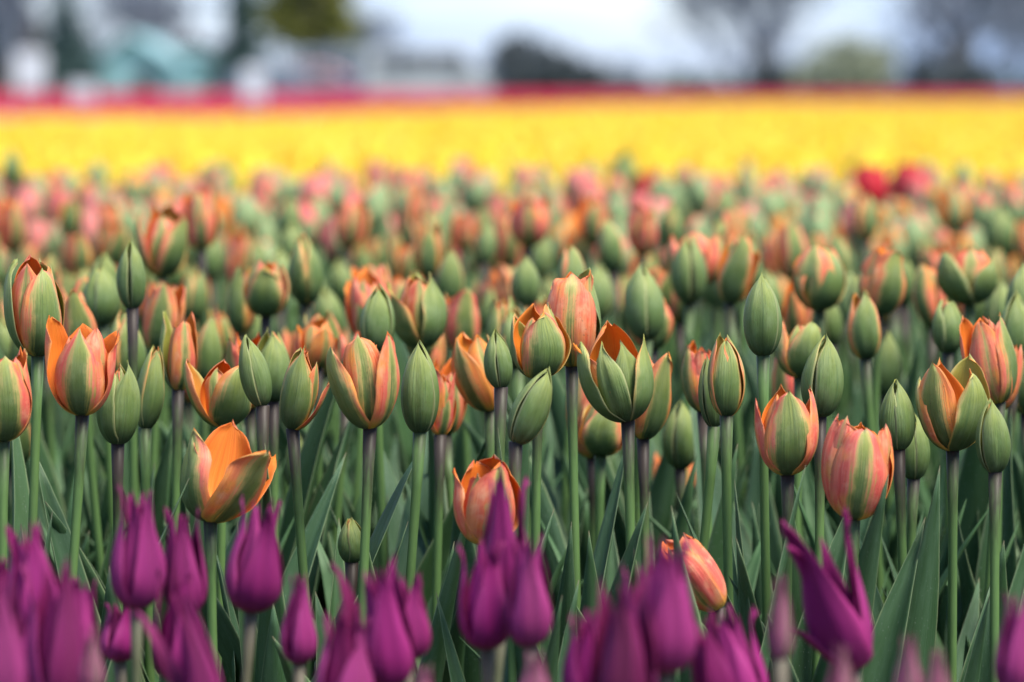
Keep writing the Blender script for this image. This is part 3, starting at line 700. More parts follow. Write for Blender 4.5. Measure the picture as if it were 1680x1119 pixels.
H('dark green bud drooping to the right, its tip folded', 'the drooping green bud', 'bud', (846,728), 600, (836,918), 2.32, 20, 31, foot=(-.01,0), per={0:dict(curl=-30)})
H('tall coral tulip with curled-over front petal and narrow green stripe', 'the tall curled coral tulip', 'cup', (938,602), 438, (890,985), 2.5, 0, 32, per={0:dict(opn=.35,g=.13,h=.4,curl=-70,tip='blunt',edge=.03),1:dict(opn=.3,g=1.3),2:dict(opn=.4,g=.7)})
H('big goblet of dark green petals with yellow-orange crown in the middle', 'the big dark green goblet', 'half', (1030,692), 525, (942,1080), 2.37, 8, 33, hue=.95, per={0:dict(opn=.42,g=1.35,wide=.6,dphi=-32,lng=.95,twist=0),5:dict(opn=.42,g=1.35,wide=.62,dphi=-42,lng=.94,tip='point',twist=0),1:dict(opn=.6,g=1.0,dphi=-48),2:dict(opn=.7,g=1.2,dphi=30),4:dict(opn=.8,g=.3,h=1,dphi=-20,curl=20,lng=.98),3:dict(opn=.12,g=0,h=1,lng=1.16,tip='blunt',curl=-10)})
H('cream and olive petal tulip tucked behind the big dark green goblet', 'the cream tulip behind the goblet', 'half', (1055,722), 570, (1022,1102), 2.55, 40, 34, og=.62, hue=.8)
H('blurred coral tulip with orange throat left below the dark green goblet', 'the coral tulip under the goblet', 'cup', (972,752), 605, (925,1008), 2.78, 30, 35, hue=.25)
H('blurred green tulip lying aslant under the dark green goblet', 'the slanting green tulip', 'half', (985,748), 655, (952,1030), 2.68, 0, 36, og=.7, hue=.2)
H('soft-focus olive bud among stems right of the dark green goblet', 'the soft olive bud among stems', 'bud', (1116,770), 655, (1086,1146), 2.78, 40, 37)
H('dim orange tulip low among the stems behind the soft olive bud', 'the dim orange tulip low among stems', 'cup', (1104,830), 728, (1068,1142), 2.95, 20, 38, hue=.6)
H('green bud with loose pink-edged petals, right one of the touching pair', 'the loose pink-edged bud', 'budp', (1192,684), 545, (1160,1223), 2.4, 0, 39, og=.85)
H('grey-green bud pressed against the left side of the loose pink-edged bud', 'the grey-green bud of the pair', 'bud', (1172,702), 580, (1143,1185), 2.46, 20, 40)
H('tallest smooth egg-shaped bud, blue-green, on a straight dark stem', 'the tallest egg-shaped bud', 'bud', (1252,585), 443, (1219,1283), 2.45, -22, 41, bend=0)
H('pointed tulip of olive and coral petals with purple tips', 'the purple-tipped olive and coral tulip', 'half', (1292,780), 630, (1235,1340), 2.36, 5, 42, per={0:dict(opn=.45,g=.62,h=.05),1:dict(opn=.62,g=.35,h=.05,dphi=-35,tip='oval'),2:dict(opn=.7,g=.3,h=0,dphi=20,tip='oval'),4:dict(h=.6),3:dict(opn=.4,lng=1.08,h=.7,g=.1)})
H('dark green bud with two pale seams leaning right of the tallest bud', 'the two-seamed green bud', 'bud', (1345,685), 545, (1315,1385), 2.4, 38, 43, og=1.25)
H('barrel-shaped coral tulip with a broad green and cream middle band', 'the barrel-shaped coral tulip', 'cup', (1400,853), 682, (1350,1470), 2.32, 4, 44, per={0:dict(opn=.6,g=.30,h=0,tip='blunt',lng=.96,curl=-22),1:dict(opn=.62,g=.3,tip='blunt',curl=-22),2:dict(opn=.62,g=.05,h=.15,tip='blunt',curl=-25),4:dict(opn=.55,g=.02,h=.15,lng=1.03,tip='blunt',curl=-20),5:dict(opn=.55,g=.02,h=.35,tip='blunt',curl=-20),3:dict(opn=.5,h=.5)})
H('blunt green bud with a brownish seam right above the barrel-shaped tulip', 'the brown-seamed bud', 'bud', (1474,740), 620, (1441,1501), 2.4, 48, 45)
H('plain green bud pressed below and right of the brown-seamed bud', 'the lower plain bud', 'bud', (1499,788), 675, (1472,1525), 2.5, 60, 46)
H('yellow-orange tulip held in spread light green petals at right', 'the yellow-orange tulip in green petals', 'half', (1563,740), 583, (1498,1621), 2.4, 18, 47, hue=.95, per={0:dict(opn=.8,g=.95,dphi=18),1:dict(opn=.65,g=.9),2:dict(opn=.8,g=.6,h=.6),4:dict(opn=.55,g=.55,h=1.0,lng=1.02),5:dict(opn=.5,h=1),3:dict(opn=.5,h=1.0,g=.1)})
H('tall rounded coral-pink tulip with cream-green right petal', 'the tall rounded coral-pink tulip', 'cup', (1640,662), 510, (1570,1672), 2.55, -12, 48, hue=.2, per={0:dict(opn=.45,g=.10,h=.25),1:dict(opn=.5,g=.55,dphi=-40,h=0),5:dict(g=.05)})
H('neat green bud near the right edge with a thin dark line', 'the neat bud near the right edge', 'bud', (1633,777), 652, (1600,1657), 2.36, 15, 49)
H('leafy dark green tulip with ragged tip behind the yellow-orange one', 'the ragged dark green tulip', 'budp', (1556,580), 490, (1528,1582), 2.75, 30, 50, og=1.5)
H('soft pinkish-grey bud alone on its stem between the tall buds', 'the soft pinkish-grey bud', 'budp', (1420,590), 472, (1388,1446), 2.76, 0, 51, og=.75, hue=0)
H('blurred orange and olive tulip behind the two-seamed green bud', 'the orange and olive tulip', 'half', (1312,620), 525, (1270,1352), 2.68, 30, 52, hue=.8)
H('fully open orange tulip with one petal upright and one curling down', 'the fully open orange tulip', 'open', (345,858), 680, (276,440), 2.33, 10, 53, pitch=-.15, nleaf=1,
  per={0:dict(opn=1.5,g=.42,h=.45,dphi=42,tip='blunt',curl=20,wide=1.05,lng=.92),2:dict(opn=.5,g=.62,h=.05,dphi=48,lng=.96),1:dict(opn=1.5,g=.2,h=.6),4:dict(opn=.75,g=.9,h=0,dphi=-15,lng=.93),3:dict(opn=.75,g=.0,h=.5,tip='oval',lng=1.14,dphi=-20,wide=.95,curl=8),5:dict(opn=.6,g=.05,h=.8,lng=.6)})
H('ragged coral tulip half hidden by the tall purple spike in the middle', 'the ragged coral tulip', 'cup', (795,895), 745, (738,856), 2.3, 30, 54, hue=.2, og=.35)
H('low red-orange tulip tilting left behind purple tulips at right', 'the low red-orange tulip', 'cup', (1180,1000), 878, (1086,1190), 2.3, -30, 55, hue=.12, og=.12)
H('small green bud low among the leaves left of centre', 'the small low green bud', 'budp', (577,925), 847, (554,599), 2.42, 50, 56, og=1.2)
H('blurred dark green bud hanging behind the stems at centre left', 'the blurred low green bud', 'bud', (485,808), 700, (467,503), 2.78, 0, 57)

# ---- the blurred rows just behind
H('soft green tulip with one petal splayed left, above the large orange cup', 'the soft splayed green tulip', 'half', (690,572), 443, (640,736), 2.78, 62, 60, og=.95, hue=.5)
H('blurred pink-backed tulip right of the soft splayed green one', 'the blurred pink-backed tulip', 'cup', (756,580), 470, (724,786), 3.0, 20, 61, og=.45, hue=0)
H('blurred tulip with broad green middle and pink sides, upper centre left', 'the pink-sided blurred tulip', 'cup', (608,535), 430, (575,642), 3.1, 0, 62, og=.62, hue=0)
H('blurred orange dome left of the large orange cup', 'the blurred orange dome', 'cup', (520,605), 522, (486,552), 2.8, 30, 63, hue=.9, og=.2)
H('blurred rounded green bud above the small dark slit bud', 'the blurred rounded bud', 'bud', (862,505), 418, (838,888), 3.1, 0, 64)
H('blurred tulip of green and peach stripes right of the dark green goblet', 'the peach-striped blurred tulip', 'cup', (1072,575), 468, (1022,1106), 2.95, 30, 65, og=.5, hue=.4)
H('blurred red and green tulip trio member standing high at upper left', 'the red-streaked tulip upper left', 'half', (264,455), 330, (226,312), 3.2, 50, 66, hue=.0, og=.7)
H('blurred pink tulip with pale green right petal, high at upper left', 'the high pink tulip upper left', 'cup', (330,410), 305, (296,358), 3.5, 10, 67, hue=.0)
H('blurred broad green tulip with coral flanks, upper left of centre', 'the broad coral-flanked tulip', 'half', (436,520), 425, (398,476), 3.0, 0, 68, og=.8, hue=.1)
H('blurred pink-red tulip lit up above the yellow-tipped pale green one', 'the blurred pink-red tulip', 'cup', (868,405), 318, (832,902), 3.7, 0, 69, hue=0, og=.2)
H('blurred deep red tulip narrow and upright above the goblet', 'the upright deep red tulip', 'cup', (1054,418), 330, (1030,1082), 3.6, 30, 70, hue=0, og=.1)
H('blurred wide-open coral tulip with pointed petals, upper right of centre', 'the wide-open blurred coral tulip', 'half', (1140,472), 376, (1090,1190), 3.2, 60, 71, hue=.3, og=.25)
H('blurred half-open green and peach tulip left of the soft pinkish-grey bud', 'the green and peach blurred tulip', 'half', (1345,510), 398, (1300,1388), 3.0, 30, 72, hue=.4)
H('blurred tulip, bright orange on the left and green and red on the right', 'the half bright-orange blurred tulip', 'cup', (1440,518), 404, (1405,1492), 2.95, 20, 73, hue=.6, og=.5)
H('blurred dark green splayed tulip above the ragged dark green one', 'the splayed dark blurred tulip', 'half', (1590,500), 402, (1538,1640), 3.0, 50, 74, og=1.1)
H('bright fresh-green tulip cut off by the right photo edge', 'the bright green tulip at right edge', 'budp', (1672,545), 428, (1648,1700), 2.85, 30, 75, og=1.6)
H('dark blurred bud rising alone against the yellow bed at right', 'the lone dark bud before the yellow', 'bud', (1022,325), 245, (1003,1046), 5.6, 0, 76, res=(9, 13))
H('blurred grey-green bud rising against the yellow bed at left', 'the grey-green bud before the yellow', 'bud', (366,330), 262, (346,388), 6.0, 30, 77, res=(9, 13))
H('blurred dark bud at the far left before the yellow bed', 'the dark bud at the far left', 'bud', (20,310), 240, (2,38), 6.0, 30, 78, res=(9, 13))

# ---- purple tulips in front
P_ = 'purple_tulip'; GP = 'purple lily-flowered tulips in front'
def Q(label, ref, state, base, top, xs, d, yaw=0, seed=1, **k): return hero(P_, label, ref, state, base, top, xs, d - .05, yaw, seed, group=GP, nleaf=k.pop('nleaf', 2), res=(11, 19), **k)
Q('purple tulip at the left edge leaning left with folded tip', '', 'lily', (66,1052), 848, (0,104), 2.0, 20, 101)
Q('tall purple tulip with twin tips under the two-petalled green bud', '', 'lily', (224,1000), 788, (178,272), 2.06, 50, 102)
Q('shaded purple tulip right of the twin-tipped one, below the open orange tulip', '', 'lily', (306,1010), 826, (262,338), 2.08, 10, 103)
Q('large purple tulip low left with a single dark upright tip', '', 'lily', (96,1165), 905, (40,142), 1.92, 40, 104)
Q('lighter violet tulip standing free under the fully open orange tulip', '', 'lily', (412,1005), 808, (374,470), 2.1, 20, 105, hue=.5)
Q('large purple tulip in the lower left with pointed petal bent left', '', 'lily', (345,1190), 950, (240,388), 1.9, 10, 106, per={2:dict(opn=1.1),0:dict(opn=.5)})
Q('slim rosy purple bud standing alone between two big purple tulips', '', 'lily', (490,1090), 936, (461,523), 2.05, 30, 107, hue=.9, per={i: dict(wide=.85, opn=-.02) for i in range(6)})
Q('big broad purple tulip with tent-like petals, lower centre left', '', 'lily', (640,1130), 910, (555,692), 1.97, 15, 108, per={0:dict(opn=.3,wide=1.15),1:dict(opn=.35),2:dict(opn=.5)})
Q('rosy purple tulip tucked at the lower left of the tent-like one', '', 'lily', (560,1190), 985, (518,618), 1.93, 40, 109, hue=.9)
Q('dark purple tulip hidden low behind the twin-tipped purple one', '', 'lily', (196,1085), 978, (163,230), 2.14, 30, 110)
Q('purple tulip left of the central spike with a narrow waist', '', 'lily', (798,1066), 880, (750,842), 2.02, 25, 111)
Q('purple tulip right of the central spike with a rounded pink base', '', 'lily', (868,1062), 872, (826,905), 2.0, 15, 112, hue=.6)
Q('tallest purple tulip, a single spike before the ragged coral tulip', '', 'lily', (824,1010), 752, (784,866), 2.07, 0, 113, per={0:dict(lng=1.08)})
Q('dark magenta tulip low in the middle with frayed blunt tips', '', 'lily', (960,1160), 995, (922,1002), 1.95, 60, 114)
Q('pale violet tulip, tall and very blurred, left of the low red-orange one', '', 'lily', (1092,1105), 870, (1040,1148), 1.86, 10, 115, hue=.7)
Q('rosy violet tulip with one slim tip in front of the pale violet one', '', 'lily', (1022,1180), 935, (968,1076), 1.84, 0, 116, hue=.7)
Q('dark purple tulip leaning left under the low red-orange tulip', '', 'lily', (1222,1180), 988, (1145,1262), 2.0, -20, 117)
Q('sprawling open purple tulip with three petals flung apart at right', '', 'lilyopen', (1402,1100), 822, (1268,1470), 2.05, 12, 118, per={0:dict(opn=1.0,dphi=-55,wide=1.5,lng=1.08,curl=-10),2:dict(opn=2.3,dphi=25,lng=.72,wide=1.2),1:dict(opn=.3,dphi=-45,lng=.9,wide=1.3),4:dict(opn=1.25,lng=1.0,dphi=15),5:dict(opn=.3,lng=.95,dphi=20),3:dict(opn=.35,lng=.8)})
Q('thin faded pinkish bud left of the sprawling purple tulip', '', 'lilybud', (1280,1085), 935, (1258,1302), 1.82, 30, 119)
Q('blurred greenish-pink bud tip under the sprawling purple tulip', '', 'lilybud', (1378,1185), 1050, (1350,1408), 1.75, 30, 120)
Q('faded pink bud tip left of the pair at the lower right', '', 'lilybud', (1492,1180), 1036, (1464,1518), 1.76, 0, 121)
Q('greyish bud tip right of its faded pink twin at the lower right', '', 'lilybud', (1536,1190), 1056, (1512,1562), 1.74, 60, 122)
Q('purple tulip cut by the right photo edge with a slim rosy tip', '', 'lily', (1664,1140), 962, (1630,1706), 1.92, 20, 123, hue=.6)
Q('pink-purple tulip in the lower left corner, very blurred', '', 'lily', (8,1170), 930, (-34,44), 1.8, 10, 124, hue=.8)
Q('dull brownish bud between the purple tulips at the lower left', '', 'lilybud', (150,1140), 1018, (130,172), 1.86, 30, 125)
Q('dark purple tulip peeping in at the left edge above the corner', '', 'lily', (8,1010), 905, (-26,36), 2.1, 0, 126)
Q('blurred mauve bud at the bottom below the central spike', '', 'lilybud', (876,1190), 1060, (846,910), 1.8, 30, 127)
Q('small faded bud at the bottom right of the tent-like tulip', '', 'lilybud', (694,1190), 1085, (668,722), 1.86, 0, 128)

Q('purple tulip at the lower left squeezed between the shaded one and the bent petal', '', 'lily', (292,1120), 925, (246,340), 1.98, 40, 129)
Q('purple tulip low behind the large dark-tipped one at left', '', 'lily', (120,1090), 940, (84,168), 2.02, 10, 130)
Q('small purple tulip overlapping the right flank of the tent-like one', '', 'lily', (668,1085), 935, (630,706), 2.02, 30, 131)
Q('violet tulip squeezed between the slim-tipped and pale violet ones', '', 'lily', (1062,1150), 915, (1018,1104), 1.92, 40, 132, hue=.5)
Q('purple tulip touching the right side of the dark leaning one', '', 'lily', (1180,1160), 1010, (1120,1204), 1.94, 15, 133)
Q('purple tulip low between the left edge and the dark upright tip', '', 'lily', (30,1150), 985, (-6,78), 1.95, 30, 134)
# ---- fill: the rest of the orange bed, built from a stock of heads
STOCK = []
srng = np.random.default_rng(77)
for i, (st, n) in enumerate((('bud', 10), ('budp', 9), ('half', 10), ('cup', 9))):
    for k in range(n):
        pts = head(500 + i * 40 + k, st, srng.uniform(0, 120), (7, 12), None, None, None)
        P = np.concatenate([g.reshape(-1, 3) for g, _ in pts]); h = P[:, 2].max(); w = P[:, 0].max() - P[:, 0].min()
        STOCK.append((st, [petal_mesh(g, [M['oo'], M['oi']], .012) for g, _ in pts], [c for _, c in pts], h, w))
STEMS = [stem_mesh(1.0, (f * math.cos(a), f * math.sin(a)), b, .0032, M['stem'], a + 1) for a, b, f in ((0, .006, .02), (1.6, .016, .0), (3.1, .01, .035), (4.7, .02, .015), (2.2, .013, .03))]
LOOK = {'bud': 'green bud', 'budp': 'pink-edged bud', 'half': 'half-open tulip', 'cup': 'coral tulip'}
BEHIND = [(60, 'the far-left sign'), (215, 'the teal roof peak'), (330, 'the low teal wing'), (418, 'the middle sign'), (505, 'the olive tree'), (600, 'the parked cars'), (720, 'the white van'), (880, 'the dark bushes'), (1080, 'the open sky'), (1250, 'the lone bare tree'), (1390, 'the round shrub'), (1555, 'the thick-trunked tree'), (1660, 'the rightmost bare tree')]
fill = []
frng = np.random.default_rng(2024)
taken = [tuple(t) for t in TAKEN]
def free(x, y, dmin):
    return all((x - a) ** 2 + (y - b) ** 2 > dmin * dmin for a, b in taken)
for d0, d1, n, dm in ((2.62, 3.0, 25, .055), (3.0, 3.6, 76, .052), (3.6, 4.2, 98, .052), (4.2, 4.4, 32, .054)):
    c = 0
    for _ in range(n * 60):
        if c >= n: break
        y = frng.uniform(d0, d1); x = frng.uniform(-1, 1) * (.1333 * y + .05)
        if not free(x, y, dm): continue
        taken.append((x, y)); fill.append((x, y)); c += 1
used_labels = {}
def far_label(st, px, d):
    ph = min(BEHIND, key=lambda b: abs(b[0] - px))[1]
    rows = 'in the far orange rows'
    return f'blurred {LOOK[st]} {rows}, below {ph}'
def near_label(st, px, py, d):
    soft = 'blurred ' if d > 3.2 else 'soft-focus '
    c = sorted(ANCHORS_H, key=lambda a: math.hypot(a[0] - px, a[1] - py))
    for a in c[:7]:
        dx, dy = px - a[0], py - a[1]
        v = 'above' if dy < -30 else 'below' if dy > 30 else ''
        s = 'right' if dx > 22 else 'left' if dx < -22 else ''
        rel = f'{v} and {s} of' if v and s else v if v else f'{s} of' if s else 'behind'
        L = f'{soft}{LOOK[st]} {rel} {a[2]}'
        if L not in used_labels and len(L.replace('-', ' ').split()) <= 16: return L
    return L
ANCHORS_H = [a for a in ANCHORS if a[2] and 0 < a[0] < 1680]
fill.sort(key=lambda p: p[1])
for i, (x, y) in enumerate(fill):
    rng = np.random.default_rng(4000 + i)
    st, meshes, cols, h, w = STOCK[int(rng.integers(len(STOCK)))]
    hz = min(.49, max(.36, rng.normal(.437, .027)))
    k = rng.uniform(.047, .060) / h
    ky = k * rng.uniform(.68, .92)
    px, py = proj((x, y, hz + .03))
    lab = near_label(st, px, py, y) if y < 4.3 else far_label(st, px, y)
    used_labels.setdefault(lab, [])
    root = plant(O, lab, (x, y, 0), hz, [(None, (min(2, c[0] * rng.uniform(.9, 1.1)), min(1, max(0, c[1] + rng.uniform(-.2, .2))), rng.random(), 1)) for c in cols], (ky, k), rng.normal(0, .10), None, None, 4000 + i,
                 nleaf=3 if y < 4.6 else 2, group=GO, pitch=rng.normal(0, .09), stem=STEMS[int(rng.integers(5))], meshes=meshes, yaw=rng.uniform(0, 6.28))
    used_labels[lab].append((px, root))
ORD = ['first', 'second', 'third', 'fourth', 'fifth', 'sixth', 'seventh', 'eighth']
for lab, rows in used_labels.items():
    if len(rows) > 1:
        for q, (_, rt) in zip(ORD, sorted(rows, key=lambda r: r[0])):
            a_, b_ = lab.split(' tulip ' if ' tulip ' in lab else ' bud ', 1); w_ = 'tulip' if ' tulip ' in lab else 'bud'
            rt['label'] = f'{a_} {w_} {b_}, {q} from left' if len(lab.split()) < 13 else f'{q} {lab}'
# ================================================================== FAR BEDS
def simple_tulip(seed, mats, opn=.3, h=.47, hh=.065, leaves=3):
    """one light tulip in a single mesh: cup of six petals, stem, leaves"""
    rng = np.random.default_rng(seed); V, F, mi = [], [], []
    def add(grid, m):
        nv, nu, _ = grid.shape; b = len(V); V.extend(map(tuple, grid.reshape(-1, 3)))
        for j in range(nv - 1):
            for i in range(nu - 1):
                F.append((b + j * nu + i, b + j * nu + i + 1, b + (j + 1) * nu + i + 1, b + (j + 1) * nu + i)); mi.append(m)
    for i in range(6):
        g = petal_grid(rng, ORANGE, opn + rng.uniform(-.1, .25), i >= 3, 5, 7, 'blunt', 0, .01)
        k = hh / .86; g = rotz(g * np.array([k * 1.05, k * 1.05, k]), (0, 120, 240, 180, 300, 60)[i] + rng.uniform(-8, 8) + seed * 31); g = g + np.array([0, 0, h - hh]); add(g, 0)
    v, f, _ = tube([np.array([0, 0, 0.]), np.array([.004, 0, h * .5]), np.array([0, 0, h - hh])], [.0036, .0033, .003], 5)
    b = len(V); V.extend(map(tuple, v)); F.extend(tuple(i + b for i in q) for q in f); mi.extend([1] * len(f))
    for i in range(leaves):
        g = leaf_grid(rng, rng.uniform(.28, .36), rng.uniform(.014, .024), 6, rng.uniform(15, 45), 30, rng.uniform(-40, 40), 3, 7)
        add(rotz(g, i * 120 + rng.uniform(-40, 40)), 2)
    return V, F, mi
def petal_flat(name, a, b, base):
    k = NT(name); oi = k.n('ObjectInfo'); g = k.n('NewGeometry'); s = k.n('SeparateXYZ'); t = k.n('TexCoord'); n = k.noise(t.outputs['Object'], 45.0, 3)
    c = k.mix(k.math('ADD', k.math('MULTIPLY', oi.outputs['Random'], .7), k.math('MULTIPLY', n, .3)), a, b)
    return k.finish(c, .45, .35, .25)
M['yellow'] = petal_flat('yellow_petals', (0.91, 0.60, 0.015), (0.94, 0.76, 0.10), 0)
M['red'] = petal_flat('red_petals', (0.60, 0.018, 0.06), (0.70, 0.05, 0.12), 0)
M['deepred'] = petal_flat('deep_red_petals', (0.52, 0.016, 0.03), (0.60, 0.03, 0.04), 0)
M['pink'] = petal_flat('pale_pink_petals', (0.78, 0.42, 0.42), (0.84, 0.58, 0.56), 0)
M['pstem2'] = flat_mat('pale_tulip_stem', (0.07, 0.13, 0.04), (0.10, 0.17, 0.055), 20)
M['pleaf2'] = flat_mat('far_tulip_leaf', (0.028, 0.074, 0.024), (0.058, 0.118, 0.05), 20)
def variants(pm, seeds, name, **k):
    out = []
    for s in seeds:
        V, F, mi = simple_tulip(s, None, **k); out.append(make_mesh(name, V, F, [pm, M['pstem2'], M['pleaf2']], None, mi))
    return out
YV = variants(M['yellow'], (1, 2, 3, 4, 5), 'yellow_tulip', opn=.55, hh=.075)

yrng = np.random.default_rng(88); Y0 = 6.75
ypts = []
def far_edge(x_over_y):  # the yellow bed runs farther back on the right
    px = 840 + FPX * x_over_y; return 24 + 22 * min(1, max(0, (px - 350) / 900)) ** 1.2
tries = 0
while len(ypts) < 300 and tries < 60000:
    tries += 1
    y = Y0 + 3.3 * yrng.random() ** 1.25; x = yrng.uniform(-1, 1) * (.1333 * y + .02)
    if all((x - a) ** 2 + (y - b) ** 2 > .0072 for a, b in ypts): ypts.append((x, y))
for i, (x, y) in enumerate(ypts):
    px, py = proj((x, y, .45)); ph = min(BEHIND, key=lambda b: abs(b[0] - px))[1]
    row = 'in the front rows of the yellow bed' if y < 8.2 else 'set back in the yellow bed'
    o = obj('yellow_tulip', YV[int(yrng.integers(5))], None, (x, y, 0), (yrng.normal(0, .04), yrng.normal(0, .04), yrng.uniform(0, 6.28)))
    s = yrng.normal(.975, .035); o.scale = (s * 1.05, s * 1.05, s)
    tag(o, f'blurred yellow tulip {row}, below {ph}', 'tulip', 'yellow tulips of the middle bed')

def scatter(name, label, pts, srcs, scale, cat='flower bed'):
    """one mass of plants: points with geometry nodes instances"""
    me = bpy.data.meshes.new(name); me.from_pydata([(x, y, 0) for x, y in pts], [], [])
    o = obj(name, me); tag(o, label, cat, None, 'stuff')
    ng = bpy.data.node_groups.new(name, 'GeometryNodeTree')
    ng.interface.new_socket('Geometry', in_out='INPUT', socket_type='NodeSocketGeometry'); ng.interface.new_socket('Geometry', in_out='OUTPUT', socket_type='NodeSocketGeometry')
    N = lambda t: ng.nodes.new(t)
    gi, go, iop, jg = N('NodeGroupInput'), N('NodeGroupOutput'), N('GeometryNodeInstanceOnPoints'), N('GeometryNodeGeometryToInstance')
    for me_ in srcs[::-1]:
        src = bpy.data.objects.new(me_.name, me_)             # a source kept out of the scene
        oi = N('GeometryNodeObjectInfo'); oi.inputs['Object'].default_value = src; oi.inputs['As Instance'].default_value = True
        ng.links.new(oi.outputs['Geometry'], jg.inputs[0])
    def rand(kind, lo, hi, seed):
        r = N('FunctionNodeRandomValue'); r.data_type = kind
        socks = [s for s in r.inputs if s.enabled]
        socks[0].default_value = lo; socks[1].default_value = hi; [s for s in r.inputs if s.name == 'Seed'][0].default_value = seed
        return [s for s in r.outputs if s.enabled][0]
    ng.links.new(gi.outputs[0], iop.inputs['Points']); ng.links.new(jg.outputs[0], iop.inputs['Instance']); iop.inputs['Pick Instance'].default_value = True
    ng.links.new(rand('INT', 0, len(srcs) - 1, 3), iop.inputs['Instance Index'])
    ng.links.new(rand('FLOAT_VECTOR', (-.06, -.06, 0), (.06, .06, 6.28), 1), iop.inputs['Rotation'])
    ng.links.new(rand('FLOAT', scale[0], scale[1], 2), iop.inputs['Scale'])
    ng.links.new(iop.outputs[0], go.inputs[0])
    md = o.modifiers.new('plants', 'NODES'); md.node_group = ng
    return o

def strip(rng, near, far, dens, margin, n_cap):
    """random points of a bed between two distance functions of x/y, density falling with distance"""
    pts = []; ys = 6.7
    while len(pts) < n_cap and ys < 150:
        step = .09 + ys * .004; half = .1333 * ys + margin; n = int(2 * half * step * dens(ys))
        for _ in range(n):
            x = rng.uniform(-half, half); y = ys + rng.uniform(0, step)
            q = max(-.1333, min(.1333, x / y))
            if near(q) <= y < far(q): pts.append((x, y))
        ys += step
    return pts
dens = lambda y: 135 if y < 12 else 85 if y < 22 else 42 if y < 45 else 16
ycell = {}
for a, b in ypts: ycell.setdefault((int(a * 8), int(b * 8)), []).append((a, b))
yst = [p for p in strip(yrng, lambda q: Y0, far_edge, dens, 1.2, 60000) if not any((p[0] - a) ** 2 + (p[1] - b) ** 2 < .004 for i in (-1, 0, 1) for j in (-1, 0, 1) for a, b in ycell.get((int(p[0] * 8) + i, int(p[1] * 8) + j), ()))]
scatter('yellow_tulip_bed', 'broad mass of yellow tulips stretching back across the field', yst, YV, (.92, 1.04))
pe = lambda q: far_edge(q) + 3.5 * max(0.0, 1 - (q + .1333) / .14)
pst = strip(yrng, far_edge, pe, lambda y: 45, 1.5, 20000)
scatter('pink_tulip_bed', 'narrow strip of pale pink tulips behind the yellow bed at left', pst, variants(M['pink'], (11, 12, 13), 'pink_tulip', opn=.5), (.9, 1.0))
rst = strip(yrng, lambda q: pe(q) + .5, lambda q: 140, dens, 4, 60000)
scatter('red_tulip_bed', 'distant band of magenta red tulips behind the yellow bed', rst, variants(M['red'], (21, 22, 23), 'red_tulip', opn=.4), (.84, .95))

# a few red strays at the end of the orange bed
RV = variants(M['deepred'], (31, 32), 'red_tulip', opn=.25)
for px, py, d, lab in ((1425, 302, 5.7, 'crimson tulip showing brightest red before the yellow bed at right'), (1490, 296, 6.1, 'soft red tulip just right of the crimson one at right'),
                       (956, 320, 5.9, 'red tulip left of the lone dark bud before the yellow'), (1066, 316, 6.0, 'pinkish red tulip right of the lone dark bud'),
                       (64, 322, 6.0, 'red tulip at the far left before the yellow bed')):
    p = at(px, py, d); root = tag(obj('red_tulip', RV[int(yrng.integers(2))], None, (p[0], p[1], 0), (0, 0, yrng.uniform(0, 6))), lab, 'tulip', 'stray red tulips')
    s = (p[2] + .03) / .47; root.scale = (s * 1.1, s * 1.1, s)

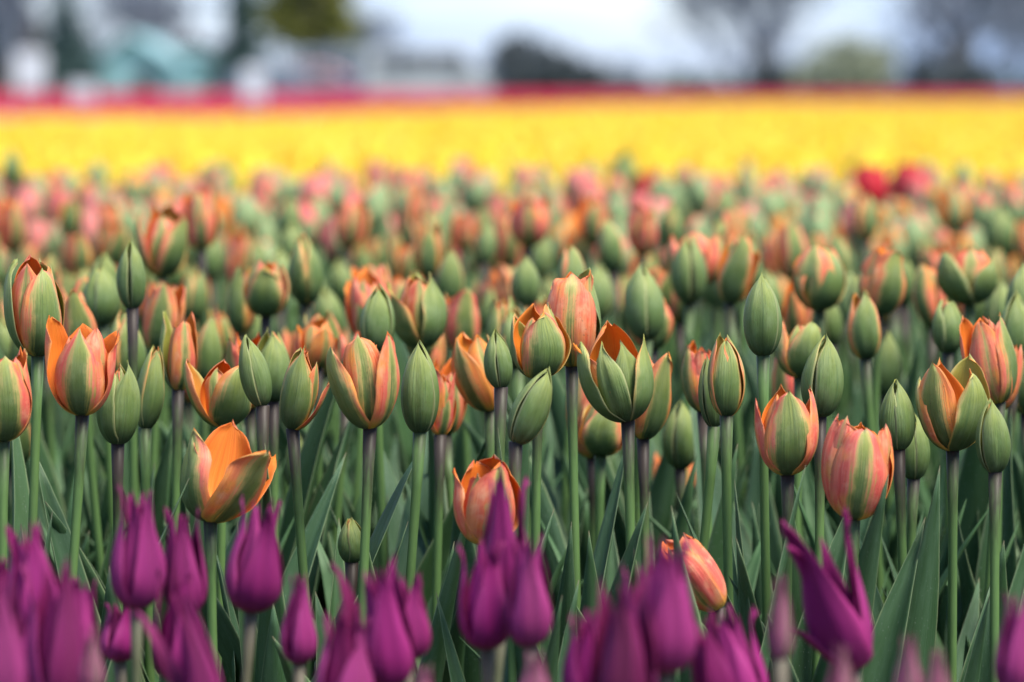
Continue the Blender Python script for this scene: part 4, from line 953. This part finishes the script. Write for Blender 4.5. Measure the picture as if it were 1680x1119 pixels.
# ---- plants of the same beds outside the picture and the leaf growth between the stems
M['mgreen'] = flat_mat('far_green_petals', (0.13, 0.21, 0.08), (0.30, 0.37, 0.17), 40.0, .5, .3, .1)
M['mcoral'] = petal_flat('far_coral_petals', (0.74, 0.13, 0.085), (0.78, 0.24, 0.17), 0)
M['morange'] = petal_flat('far_orange_petals', (0.82, 0.22, 0.035), (0.87, 0.36, 0.07), 0)
M['mpink'] = petal_flat('far_pink_petals', (0.72, 0.12, 0.12), (0.80, 0.30, 0.26), 0)
OV = []
for s, warm, gw, op in ((41, 'mcoral', 0, -.03), (48, 'mpink', 0, .0), (49, 'morange', 0, .1), (50, 'mcoral', 1, .1), (51, 'mpink', 0, -.03), (52, 'mcoral', 0, .1), (42, 'mcoral', 1, .2), (43, 'morange', 1, .35), (44, 'mpink', 1, .25), (46, 'mpink', 2, .3), (47, 'mcoral', 0, .05)):
    V, F, mi = simple_tulip(s, None, opn=op, h=.494, hh=.055)
    mi = list(mi)
    for p_ in range(6):                 # 24 faces a petal, four columns: green middle, warm margins
        for f_ in range(24):
            col_ = f_ % 4
            if gw == 0: w_ = p_ >= 3 and f_ >= 16
            elif gw == 1: w_ = col_ in (0, 3) or p_ >= 3 and f_ > 8
            else: w_ = not (p_ < 3 and col_ in (1, 2) and f_ < 16)
            mi[p_ * 24 + f_] = 3 if w_ else 0
    OV.append(make_mesh('orange_tulip', V, F, [M['mgreen'], M['pstem2'], M['pleaf2'], M[warm]], None, mi))
mrng = np.random.default_rng(9)
side = []
for _ in range(1900):
    y = mrng.uniform(2.2, 6.8); x = mrng.uniform(-2.4, 2.4)
    if abs(x) > .1333 * y + .07: side.append((x, y))
far = []
for _ in range(20000):
    y = mrng.uniform(4.4, 6.85); x = mrng.uniform(-1, 1) * (.1333 * y + .07)
    if len(far) < 480 and all((x - a) ** 2 + (y - b) ** 2 > .0029 for a, b in far): far.append((x, y))
scatter('orange_tulip_rows', 'last rows of blurred orange and green tulips before the yellow bed', far, OV, (.93, 1.07))
scatter('orange_tulip_margin', 'orange and green tulips continuing past both sides of the photo', side, OV, (.94, 1.08))
LV = []
for s in range(5):
    lr = np.random.default_rng(600 + s); V, F = [], []
    for i in range(5):
        g = rotz(leaf_grid(lr, lr.uniform(.24, .36), lr.uniform(.012, .022), 5, lr.uniform(12, 45), 35, lr.uniform(-50, 50), 5, 12), i * 72 + lr.uniform(-30, 30)) + np.array([lr.uniform(-.03, .03), lr.uniform(-.03, .03), 0])
        v, f, uv, _ = shell(g[:, ::-1], .0008, 'leaf', None); b = len(V); V += [tuple(q) for q in v]; F += [tuple(i2 + b for i2 in q) for q in f]
    me = make_mesh('leaf_clump', V, F, [M['pleaf2']]); LV.append(me)
lp = []
for _ in range(2000):
    y = 2.55 + 4.2 * mrng.random(); x = mrng.uniform(-1, 1) * (.1333 * y + .3)
    lp.append((x, y))
scatter('leaf_undergrowth', 'dense dark green tulip leaves filling the bed between the stems', lp, LV, (.9, 1.15), 'leaves')
